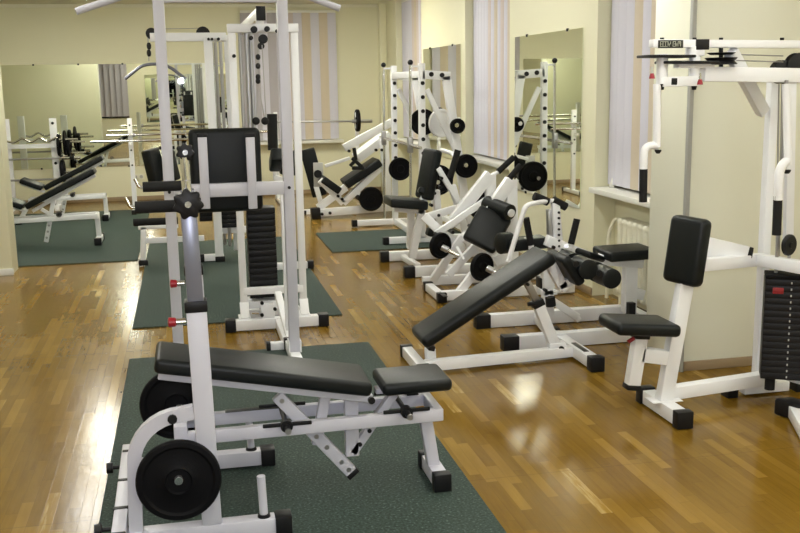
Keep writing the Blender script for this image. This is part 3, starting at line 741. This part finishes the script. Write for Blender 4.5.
weight_plate(at(423, 122, FY-.12), (0, 1, 0), .150, .05, 'large black plate high between the posts of the smith rack')
weight_plate(at(400, 169, FY-.12), (0, 1, 0), .130, .05, 'black plate at the left of the smith rack, above the black seat')
b_ = thing('smith_bar', 'chrome smith bar on sliding brackets between the guide rods', 'barbell', (X0-.12, 10.4, at(411, 165, NY).z))
zb_ = at(410, 145, NY).z
MB().tube([(X0-.128, NY-.45, zb_), (X0-.128, FY+.2, zb_)], .016, 12).build('bar', chrome, b_)
for Y in (NY, FY): MB().obox(V((X0-.128, Y, zb_)), V((1, 0, 0)), V((0, 1, 0)), V((0, 0, 1)), .05, .07, .16, .01).build('bracket', steel, b_)

# ================================================================== 9 shoulder press
AY, BY_ = 8.05, 8.85
t = thing('shoulder_press', 'white shoulder press machine with upright black back pad and flat black seat', 'exercise machine', (2.0, 8.4, 0))
xa = at(404, 277, AY).x
BM('foot_beam', (xa+.08, AY, .05), (2.75, AY, .05), white, t, .07, .085)
MB().beam((xa, AY, .05), (xa+.09, AY, .05), .085, .10).build('end_cap', blackp, t)
xb = at(380, 259, BY_).x
BM('foot_beam', (xb+.08, BY_, .05), (2.75, BY_, .05), white, t, .07, .085)
MB().beam((xb, BY_, .05), (xb+.08, BY_, .05), .085, .10).build('end_cap', blackp, t)
BM('cross_beam', at(418, 266, Z=.05), at(403, 257, Z=.05), white, t, .05, .05, (1, 0, 0))
MY = 8.40
def g(x, y, dy=0): return at(x, y, MY+dy)
BM('cross_beam', (2.70, AY, .05), (2.70, BY_, .05), white, t, .06, .06, (1, 0, 0))
BM('column', g(412, 258), g(430, 165), white, t, .05, .065)
BM('seat_beam', g(394, 209), g(424, 211), white, t, .05, .05)
BM('seat_post', g(411, 210, .2), g(410, 248, .3), white, t, .06, .06)
pad('seat_pad', t, g(387, 201), g(424, 204), .34, .075, (0, 1, 0))
p0, p1 = g(425, 190), g(432, 152)
pad('back_pad', t, g(424, 199), g(433, 149), .22, .085, (.35, -1, 0), vinyl, .03)
pad('lumbar_pad', t, g(421, 194), g(424, 188), .12, .08, (.2, 1, 0))
for dy in (-.10, .12):
    BM('rear_brace', g(438, 168, dy), g(473, 226, dy), white, t, .045, .045)
BM('lever_arm', g(426, 217, -.2), g(468, 205, -.2), white, t, .05, .06)
BM('lever_arm', g(449, 226, .15), g(478, 206, .15), white, t, .05, .06)
BM('rear_post', g(470, 250, .0), g(452, 185, .0), white, t, .06, .06)
BM('rear_post', g(440, 244, .0), g(436, 190, .0), white, t, .06, .06)
BM('side_panel', g(438, 232, .25), g(470, 252, .25), white, t, .06, .10)
MB().tube([g(450, 178, -.2), g(458, 150, -.2)], .028, 12).build('grip', foam, t)
MB().tube([g(441, 150, .1), g(452, 153, -.1), g(456, 160, -.2)], .018, 10).build('handle', white, t)
pad('side_pad', t, g(427, 231, .3), g(440, 234, .3), .12, .08, (0, 1, 0))
bolts(t, [g(438, 215, -.2), g(427, 218, -.24), g(441, 178, -.13), g(434, 193, -.03), g(431, 205, -.03), g(440, 187, -.14)], r=.014, l=.03)
B('collar', g(421, 204)+V((-.05, -.06, -.02)), g(421, 204)+V((.05, .06, 0)), red, t)

# ================================================================== 10 lever row machine
RY1, RY2 = 7.10, 7.66
t = thing('lever_row', 'white plate loaded lever row machine with tilted square black chest pad', 'exercise machine', (2.4, 7.4, 0))
def g(x, y, Y=7.35): return at(x, y, Y)
fa, fb_ = at(429, 287, Z=.04), at(453, 302, Z=.04)
fb_ = V((fa.x, RY1-.03, .04))
BM('foot_beam', fa, fb_, white, t, .06, .06, (1, 0, 0)); caps(t, fa, fb_)
BM('base_beam', (fa.x, RY1-.02, .045), (2.9, RY1-.02, .045), white, t, .06, .07)
BM('base_beam', (fa.x, RY2, .045), (2.9, RY2, .045), white, t, .06, .07)
BM('foot_beam', (2.86, RY1-.02, .045), (2.86, RY2, .045), white, t, .06, .06, (1, 0, 0))
MB().obox(at(443, 294.5, Z=.072), V((1, 0, 0)), V((0, 1, 0)), V((0, 0, 1)), .035, .16, .004, .001).build('name_plate', labelm, t)
BM('front_leg', g(430, 284, RY2), g(463, 236, RY2-.1), white, t, .05, .06)
BM('front_leg', g(454, 299, RY1), g(478, 268, RY1), white, t, .05, .06)
BM('pad_arm', g(448, 275, 7.35), g(508, 212, 7.35), white, t, .05, .06)
BM('pad_arm', g(478, 270, 7.2), g(512, 217, 7.2), white, t, .03, .05)
p0, p1 = g(478, 246, 7.12), g(496, 213, 7.22)
pad('chest_pad', t, p0, p1, .27, .075, (.93, -.28, -.16), vinyl, .025)
MB().tube([g(487, 203.5, 7.36), g(510, 212.5, 7.12)], .062, 20).build('roll_pad', vinyl, t)
MB().lathe(g(511, 213, 7.11), (g(510, 212.5, 7.12)-g(487, 203.5, 7.36)), [(-.005, .03), (.012, .03)], 16).build('roll_hub', white, t)
# two tall A shaped towers at the back
for (a, b, c, Y) in (((453, 221), (490, 174), (489, 250), 7.75), ((474, 232), (511, 180), (508, 265), 7.3)):
    A_, B_p, C_ = at(*a, Y), at(*b, Y), at(*c, Y)
    BM('slant_beam', A_, B_p, white, t, .07, .09)
    BM('rear_post', B_p, V((B_p.x+.02, Y, .06)), white, t, .06, .085)
m_ = V(at(500, 196, 7.25)); 
for (a, b, c, Y) in (((487, 178), (498, 172), (514, 157), 7.75), ((504, 184), (508, 180), (521, 165), 7.3)):
    p_ = [at(*a, Y), at(*b, Y), at(*c, Y)]
    MB().tube(p_, .016, 12).build('handle', white, t)
    MB().tube([p_[1], p_[2]], .024, 14).build('grip', foam, t)
BM('lever_arm', g(436, 234, 7.6), g(486, 200, 7.7), white, t, .04, .05)
BM('lever_arm', g(424, 216, 7.7), g(462, 252, 7.6), white, t, .05, .07)
for x_, y_, Y in ((442, 247, 7.45), (487, 268, 6.98)):
    MB().tube([at(x_, y_, Y), at(x_+17, y_+9, Y-.08)], .017, 12).build('plate_peg', chrome, t)
    MB().tube([at(x_, y_, Y-.02), at(x_+6, y_+3, Y-.04)], .026, 14).build('peg_sleeve', steel, t)
ax = (.45, -.89, 0)
weight_plate(at(440.5, 245.5, 7.5), ax, .105, .04, 'black plate on the left peg of the lever row machine, lowest')
weight_plate(at(482, 267, 7.06), ax, .108, .045, 'black plate on the near peg just behind the decline bench', name='weight_plate')
weight_plate(at(483, 202, 8.0), (0, 1, 0), .15, .05, 'large black plate partly hidden behind the white slanted beams of the row machine')
BM('brace', g(463, 236, 7.55), g(489, 250, 7.7), white, t, .06, .09)
BM('brace', g(494, 262, 7.3), g(508, 255, 7.3), white, t, .06, .09)
BM('foot_lever', at(457, 247, 7.3), at(464, 260, 7.2), white, t, .02, .02)
bolts(t, [g(436, 234, 7.55), g(452, 232, 7.55), g(470, 226, 7.5)], r=.014, l=.03)

pp = weight_plate(at(441, 123, 10.6), (.3, -1, 0), .155, .04, 'pale grey plate standing on edge behind the top of the smith rack')
pp.children[0].data.materials[0] = white
MB().tube([at(441, 123, 10.6), at(441, 123, 10.6)+V((-.1, .35, 0))], .02, 12).build('plate_peg', chrome, bpy.data.objects['smith_rack'])
# ================================================================== 11 decline bench
DY = 5.38
t = thing('decline_bench', 'long black decline bench on a low white frame in the middle of the parquet', 'weight bench', (1.75, DY, 0))
def g(x, y, dy=0): return at(x, y, DY+dy)
XA, XB = 1.245, 2.225
BM('foot_beam', (XA, 5.24, .04), (XA, 5.64, .04), white, t, .06, .06); caps(t, (XA, 5.24, .04), (XA, 5.64, .04), l=.04)
BM('base_beam', (XA+.03, 5.30, .045), (XB-.03, 5.37, .045), white, t, .06, .06)
BM('foot_beam', (XB, 5.12, .045), (XB, 5.74, .045), white, t, .07, .065); caps(t, (XB, 5.12, .045), (XB, 5.74, .045), .07, .07, .07)
MB().obox(V((XB, 5.32, .079)), V((1, 0, 0)), V((0, 1, 0)), V((0, 0, 1)), .03, .20, .004, .001).build('name_plate', labelm, t)
BM('pivot_bracket', g(431, 367), g(430, 348), white, t, .06, .055)
MB().lathe(g(433, 359.5, -.0), (0, 1, 0), [(-.04, .013), (.04, .013)], 12).build('pivot_bolt', blackp, t)
e0, e1 = g(415, 341), g(544, 255)
dd = (e1-e0).normalized(); nn = V((-dd.z, 0, dd.x))
pad('bench_pad', t, e0+dd*.02, e1+dd*.02, .30, .075, (0, 1, 0), vinyl, .03)
BM('pad_rail', e0-nn*.055+dd*.04, e1-nn*.055-dd*.03, white, t, .06, .03)
MB().beam(g(427, 346), g(433, 347), .10, .03).build('pad_bolt', blackp, t)
# telescopic strut
s0, s1 = g(556, 349), g(537, 302)
BM('strut', s0, s1, white, t, .06, .062)
BM('strut_inner', s1, g(524, 277), steel, t, .04, .042)
MB().beam(g(538.5, 306), g(536, 300), .068, .072).build('strut_collar', blackp, t)
MB().lathe(g(531, 304, -.03), (1, 0, 0), [(-.02, .012), (.03, .012)], 10).build('strut_pin', blackp, t)
MB().lathe(g(527, 284, -.02), (0, 1, 0), [(-.02, .010), (.0, .010)], 10).build('strut_bolt', blackp, t)
B('strut_bracket', g(550, 353, -.035), g(562, 340, .035), white, t)
MB().lathe(g(559, 347, -.0), (0, 1, 0), [(-.045, .016), (.045, .016)], 12).build('strut_bolt', blackp, t)
# short drop pad and leg rollers
pad('drop_pad', t, g(556, 254), g(573, 280), .30, .06, (0, 1, 0), vinyl, .02)
BM('roller_arm', g(549, 262), g(563, 288), white, t, .05, .06)
BM('roller_arm', g(560, 289), g(592, 262), white, t, .05, .055)
for x_, y_ in ((578, 264), (601, 273)):
    MB().lathe(g(x_-2, y_, 0), (.0, 1, 0), [(-.19, .045), (-.185, .058), (-.03, .060), (-.03, .03), (.03, .03), (.03, .060), (.185, .058), (.19, .045)], 24).build('leg_roller', vinyl, t)
    MB().lathe(g(x_-2, y_, -.19), (0, 1, 0), [(-.006, .018), (0, .018)], 14).build('roller_end', blackp, t)
MB().tube([g(566, 246, -.22), g(566, 246, .2)], .012, 10).build('roller_axle', steel, t)

# ================================================================== 12 leg extension machine behind it
E1, E2 = 6.22, 5.64
t = thing('leg_extension', 'low wide white machine with perforated handle post behind the decline bench', 'exercise machine', (2.3, 6.0, 0))
for Y, xs in ((E1, (475, 322)), (E2, (502, 343))):
    p_ = at(*xs, Y)
    BM('base_beam', (p_.x+.10, Y, .048), (2.98 if Y == E2 else 2.99, Y, .048), white, t, .07, .088)
    MB().beam((p_.x, Y, .048), (p_.x+.10, Y, .048), .082, .094).build('end_cap', blackp, t)
EY = 5.98
def g(x, y, Y=EY): return at(x, y, Y)
xb = at(631, 300, 5.95).x
BM('cross_beam', (2.94, E2, .048), (2.94, E1, .048), white, t, .07, .09, (1, 0, 0))
BM('rear_post', (xb, EY, .10), (xb, EY, g(631, 262).z), white, t, .07, .085)
BM('seat_beam', g(600, 259), g(641, 262), white, t, .09, .07)
pad('seat_pad', t, g(601, 254), (g(601, 254).x+.34, EY, g(601, 254).z+.005), .30, .065, (0, 1, 0))
BM('side_arm', g(624, 290), g(643, 295), white, t, .05, .07)
B('pop_block', g(629, 318, 5.9), g(634, 302, 5.93)+V((0, .03, 0)), blackp, t)
BM('centre_beam', g(546, 240), g(602, 262), white, t, .06, .07)
BM('perforated_post', g(559, 250), g(555, 202), white, t, .045, .05)
BM('perforated_post', g(552, 250, EY+.04), g(550.5, 209, EY+.04), steel, t, .05, .05)
holes_row(t, [g(558.5, 246-5.6*k, EY-.02) for k in range(7)], .008, .012, blackp)
MB().tube([g(508, 262, EY-.1), g(525, 207, EY-.1), g(530, 204, EY-.1), g(548, 201, EY), g(558, 201, EY)], .016, 12, .04).build('bent_handle', white, t)
for a, b in (((534, 196), (548, 202)), ((553, 200), (566, 207))): MB().tube([g(*a), g(*b)], .027, 14).build('grip', foam, t)
for a, b in (((531, 245), (526, 218)), ((571, 244), (577, 219))):
    MB().tube([g(*a, EY-.03), g(*b, EY-.03)], .022, 14).build('grip', foam, t)
    MB().tube([g(a[0]+.3, a[1]+4, EY-.03), g(*a, EY-.03)], .018, 12).build('grip_base', white, t)
pad('front_pad', t, g(507, 245, EY+.1), g(545, 241, EY+.1), .16, .075, (0, 1, 0))
pad('side_pad', t, g(566, 246, EY+.15), g(598, 258, EY-.1), .18, .04, (0, 1, 0))
BM('front_post', g(547, 252), (g(548, 290).x, EY, .12), white, t, .06, .07)
BM('lower_link', g(548, 298, 5.9), g(577, 317, 5.9), white, t, .05, .05)
BM('lower_link', g(577, 315, 5.9), (at(573, 334, 5.9).x, 5.9, .1), white, t, .05, .06)
B('stop_block', g(541, 289), g(553, 278)+V((0, .1, 0)), blackp, t)
B('stop_plate', g(541, 295)+V((0, -.03, 0)), g(556, 289)+V((0, .08, 0)), white, t)
MB().tube([g(551, 306, 5.80), g(550, 297, 5.80)], .032, 16).build('buffer', foam, t)
BM('low_tie', (at(536, 324, E1).x, E1, .055), (at(555, 330, E2).x, E2, .055), white, t, .05, .06, (1, 0, 0))
bolts(t, [g(553, 247, EY-.03), g(545, 290, 5.94), g(562, 250, EY-.03)], r=.011, l=.02)
MB().lathe(g(505, 243, 6.1), (1, .3, 0), [(-.05, .05), (-.04, .07), (.04, .07), (.05, .05)], 20).build('front_roller', vinyl, t)

# ================================================================== 13 right hand rear delt / fly machine
QY = 4.30
t = thing('fly_machine', 'large white fly machine with black seat, back pad and weight stack beside the pier', 'exercise machine', (2.6, QY, 0))
def g(x, y, Y=QY): return at(x, y, Y)
FX = 2.245
BM('foot_beam', (FX, 4.14, .045), (FX, 4.46, .045), white, t, .07, .07); caps(t, (FX, 4.13, .045), (FX, 4.47, .045), .07, .07, .055)
c0 = V((FX, QY, .07)); c1 = g(696, 222)
BM('seat_column', c0, c1, white, t, .06, .07)
MB().beam((FX, QY, .078), (FX, QY, .082), .10, .16).build('base_flange', white, t)
# back pad
p0, p1 = g(679, 284, QY-.0)+V((0, 0, 0)), g(693, 216, QY-.0)
off = V((-.055, 0, .012))
pad('back_pad', t, g(682, 284)+V((-.0, 0, 0)), g(692, 217), .20, .085, (.45, -.9, 0), vinyl, .03)
# seat
BM('seat_post', g(632, 386), g(640, 336), white, t, .055, .065)
MB().beam(g(631.5, 389), g(632.3, 384), .062, .072).build('end_cap', blackp, t)
MB().beam(g(640, 338), g(641, 330), .066, .075).build('seat_socket', blackp, t)
BM('seat_link', g(640, 354), g(672, 358), white, t, .055, .07)
pad('seat_pad', t, g(606, 323)+V((0, -.02, 0)), g(668, 325)+V((0, -.02, 0)), .25, .06, (0, 1, 0), vinyl, .022)
MB().tube([g(634, 338, QY-.03), g(628, 342, QY-.03)], .010, 10).build('seat_pin', red, t)
# base and tower
TX = at(757, 385, 4.50).x; TY2 = 4.50
BM('base_beam', (FX+.04, QY+.02, .105), (TX+.02, TY2-.08, .105), white, t, .06, .065)
BM('tower_post', (TX, TY2, .05), (TX+.0, TY2, at(764, 78, TY2).z), white, t, .05, .045)
BM('tower_foot', (TX-.10, TY2-.02, .035), (TX+.16, TY2-.02, .035), white, t, .06, .05); caps(t, (TX-.14, TY2-.02, .03), (TX+.20, TY2-.02, .03), .06, .05, .06)
B('tower_flange', (TX-.08, TY2-.06, .06), (TX+.08, TY2+.04, .075), white, t)
# side rail to the stack, going toward the viewer
BM('side_beam', (TX+.02, TY2-.02, .15), (TX+.30, TY2-.75, .14), white, t, .06, .07)
BM('foot_box', at(799, 408, Z=.04), at(818, 440, Z=.04), white, t, .12, .06, (1, 0, 0))
MB().obox(at(795, 409, Z=.045), V((1, 0, 0)), V((.35, -.9, 0)).normalized(), V((0, 0, 1)), .10, .14, .085, .012).build('foot_cap', blackp, t)
zr = at(730, 268, QY).z
BM('arm_beam', g(700, 265, QY), at(764, 259, TY2-.05), white, t, .05, .06)
BM('arm_beam', at(756, 259, TY2-.06), at(806, 268, 4.05), white, t, .05, .06)
BM('arm_panel', g(703, 246, QY+.1), at(746, 256, TY2-.1), white, t, .03, .10)
MB().beam(at(748, 258, TY2-.1), at(750, 247, TY2-.1), .03, .03).build('arm_cap', blackp, t)
# weight stack
z0, z1 = at(760, 375, TY2-.22).z, at(760, 277, TY2-.22).z
xs = at(762, 330, TY2-.22).x; nP = 16; st = (z1-z0)/nP
ux = V((1, -.55, 0)).normalized(); uy = V((.55, 1, 0)).normalized()
for i in range(nP): MB().obox(V((xs, TY2-.22, 0))+ux*.15+V((0, 0, z0+st*(i+.5))), ux, uy, V((0, 0, 1)), .30, .12, st-.0006, .0012).build('stack_plate', blackp, t)
cc = V((xs, TY2-.22, z1))
MB().obox(cc+ux*.15+V((0, 0, .012)), ux, uy, V((0, 0, 1)), .30, .13, .02, .004).build('stack_top', iron, t)
MB().obox(cc+ux*.06-uy*.063+V((0, 0, -.055)), ux, uy, V((0, 0, 1)), .05, .005, .03, .001).build('stack_label', redlabel, t)
for i in range(nP): MB().obox(V((xs, TY2-.22, z0+st*(i+.5)))+ux*.12-uy*.061, ux, uy, V((0, 0, 1)), .006, .004, .010, 0).build('selector_hole', silverlabel, t)
for k in (.05, .25): MB().tube([cc+ux*k+V((0, 0, z0-z1-.02)), cc+ux*k+V((0, 0, .95))], .009, 8).build('guide_rod', steel, t)
for k in (.05, .25): MB().tube([cc+ux*k+V((0, 0, z0-z1-.07)), cc+ux*k+V((0, 0, z0-z1))], .025, 12).build('buffer', foam, t)
# upper beams
BM('upper_beam', g(702, 74), g(798, 75.5), white, t, .06, .068)
MB().beam(g(797, 75.5), g(800, 75.5), .062, .07).build('end_cap', redlabel, t)
BM('top_beam', g(651, 43.5), g(812, 44.5), white, t, .05, .036)
tb0, tb1 = g(658, 44, QY-.027), g(683, 44, QY-.027)
plate = MB().box((tb0.x, QY-.030, tb0.z-.019), (tb1.x, QY-.0255, tb0.z+.017), .001).build('name_label', labelm, t)
lm = MB(); widths = (.008,)
def glyph(mb, x, z, s_, segs):
    for (a, b, c, d_) in segs: mb.obox(V((x+(a+c)/2*s_*.6, QY-.0315, z+(b+d_)/2*s_)), V((1, 0, 0)), V((0, 1, 0)), V((0, 0, 1)), abs(c-a)*s_*.6+.0018, .001, abs(d_-b)*s_+.0018, 0)
GL = {'S': ((0, 1, 1, 1), (0, .5, 0, 1), (0, .5, 1, .5), (1, 0, 1, .5), (0, 0, 1, 0)), 'I': ((.5, 0, .5, 1),), 'L': ((0, 0, 0, 1), (0, 0, 1, 0)), 'V': ((0, .3, 0, 1), (1, .3, 1, 1), (.3, 0, .7, .2)),
      'E': ((0, 0, 0, 1), (0, 1, 1, 1), (0, .5, .8, .5), (0, 0, 1, 0)), 'R': ((0, 0, 0, 1), (0, 1, 1, 1), (1, .5, 1, 1), (0, .5, 1, .5), (.7, 0, .7, .5)), 'G': ((0, 0, 0, 1), (0, 1, 1, 1), (0, 0, 1, 0), (1, 0, 1, .5), (.5, .5, 1, .5)),
      'Y': ((0, .5, 0, 1), (1, .5, 1, 1), (0, .5, 1, .5), (.5, 0, .5, .5)), 'M': ((0, 0, 0, 1), (1, 0, 1, 1), (0, 1, 1, 1), (.5, .5, .5, 1)),
      'B': ((0, 0, 0, 1), (1, 0, 1, 1), (0, 1, 1, 1), (0, .5, 1, .5), (0, 0, 1, 0)), 'D': ((0, 0, 0, 1), (1, .2, 1, .8), (0, 1, .8, 1), (0, 0, .8, 0)),
      'O': ((0, 0, 0, 1), (1, 0, 1, 1), (0, 0, 1, 0), (0, 1, 1, 1)), 'A': ((0, 0, 0, 1), (1, 0, 1, 1), (0, 1, 1, 1), (0, .5, 1, .5)), 'U': ((0, 0, 0, 1), (1, 0, 1, 1), (0, 0, 1, 0))}
xx = tb0.x+.010
for ch in 'BODY GYM':
    if ch != ' ': glyph(lm, xx, tb0.z-.011, .021, GL[ch])
    xx += .0125
lm.build('lettering', textm, plate)
MB().box((g(693, 44).x, QY-.032, tb0.z-.028), (g(706, 44).x, QY-.02, tb0.z+.020), .002).build('beam_clamp', blackp, t)
for x_ in (662, 694.5, 721, 782):
    MB().lathe(g(x_, 39), (0, 0, 1), [(-.006, .010), (.006, .010)], 8).build('top_bolt', blackp, t)
# pivots for both arms
for x_ in (661.5, 694):
    c = g(x_, 72)
    MB().lathe(g(x_, 84), (0, 0, 1), [(0, .026), (g(x_, 54).z-g(x_, 84).z, .026)], 20).build('pivot_tube', white, t)
    MB().lathe(g(x_, 89), (0, 0, 1), [(-.004, .010), (.012, .013), (.026, .026)], 14).build('pivot_cap', blackp, t)
for (xa_, xb_, y_) in ((643, 689, 56.5), (661, 712, 62.5)):
    MB().beam(g(xa_, y_), g(xb_, y_), .14, .013).build('cam_plate', blackp, t)
MB().lathe(g(721, 61), (0, 0, 1), [(-.016, .07), (-.014, .075), (0, .06), (.014, .075), (.016, .07)], 28).build('cam_pulley', blackp, t)
MB().lathe(g(721, 53.5), (0, 0, 1), [(-.006, .05), (.004, .066)], 28).build('cam_pulley', blackp, t)
MB().tube([g(721, 68), g(721, 42)], .010, 10).build('cam_axle', blackp, t)
BM('cam_block', g(676, 66), g(712, 66), white, t, .06, .02)
BM('pivot_block', g(688, 51), g(702, 51), white, t, .06, .045)
BM('lower_bracket', g(661, 82), g(697, 81), white, t, .06, .045)
MB().beam(g(668, 81.5), g(674.5, 81.5), .062, .034).build('bracket_cap', blackp, t)
for x_, y_ in ((652, 76), (700, 82)):
    MB().tube([g(x_, y_, QY-.06), g(x_, y_-9, QY-.06)], .006, 8).build('selector_pin', chrome, t)
    MB().lathe(g(x_, y_, QY-.06), (0, 0, 1), [(-.012, .014), (0, .012), (.012, .008)], 12).build('pin_grip', red, t)
for y0_, y1_ in ((54, 56), (60, 62)): MB().tube([g(722, y0_), g(783, y1_)], .003, 6).build('cable', steel, t)
# brace from the beam to the post
BM('brace', g(731, 52), at(763, 112, TY2), white, t, .045, .06)
# large pulleys
MB().lathe(g(781, 72, QY+.05), (0, 1, 0), [(-.02, .05), (-.018, .056), (0, .046), (.018, .056), (.02, .05)], 28).build('pulley', blackp, t)
MB().lathe(g(797, 66, QY+.04), (0, 1, 0), [(-.02, .056), (-.018, .062), (0, .05), (.018, .062), (.02, .056)], 28).build('pulley', blackp, t)
BM('rear_tube', g(791, 78), at(788, 240, QY), white, t, .03, .045)
for x_ in (779, 782): MB().tube([g(x_, 84), (g(x_-3, 270))], .004, 6).build('cable', steel, t)
# hanging arms with elbows and grips
MB().tube([g(657, 84), g(657, 147)], .018, 14).build('swing_arm', white, t)
MB().tube([g(658, 146), g(650, 145), g(644.5, 149), g(643.5, 172)], .018, 14, .03).build('elbow', white, t)
MB().lathe(g(658, 151), (0, 0, 1), [(-.012, .008), (0, .016), (.006, .016)], 12).build('arm_plug', blackp, t)
MB().tube([g(643.5, 169), g(643, 202)], .019, 14).build('grip', foam, t)
MB().tube([g(786, 84, QY-.12), g(788, 165, QY-.12)], .018, 14).build('swing_arm', white, t)
MB().tube([g(788, 160, QY-.12), g(783, 164, QY-.12), g(779, 172, QY-.12), g(778, 200, QY-.12)], .022, 14, .03).build('elbow', white, t)
MB().lathe(g(787, 171, QY-.12), (0, 0, 1), [(-.012, .010), (0, .018), (.006, .018)], 12).build('arm_plug', blackp, t)
MB().tube([g(778, 196, QY-.12), g(776.5, 235, QY-.12)], .021, 14).build('grip', foam, t)
MB().lathe(g(789, 245, QY-.1), (.4, -1, 0), [(-.012, .045), (-.006, .052), (.006, .052), (.012, .045), (.012, .015), (.02, .015)], 28).build('arm_disc', blackp, t)
MB().tube([g(789, 255, QY-.1), g(789, 262, QY-.1)], .008, 8).build('disc_stem', steel, t)
for n_ in ('bench_press', 'power_tower', 'lat_pulldown', 'incline_bench', 'incline_bench.001', 'smith_rack'):
    bpy.data.objects[n_].location.z += .008
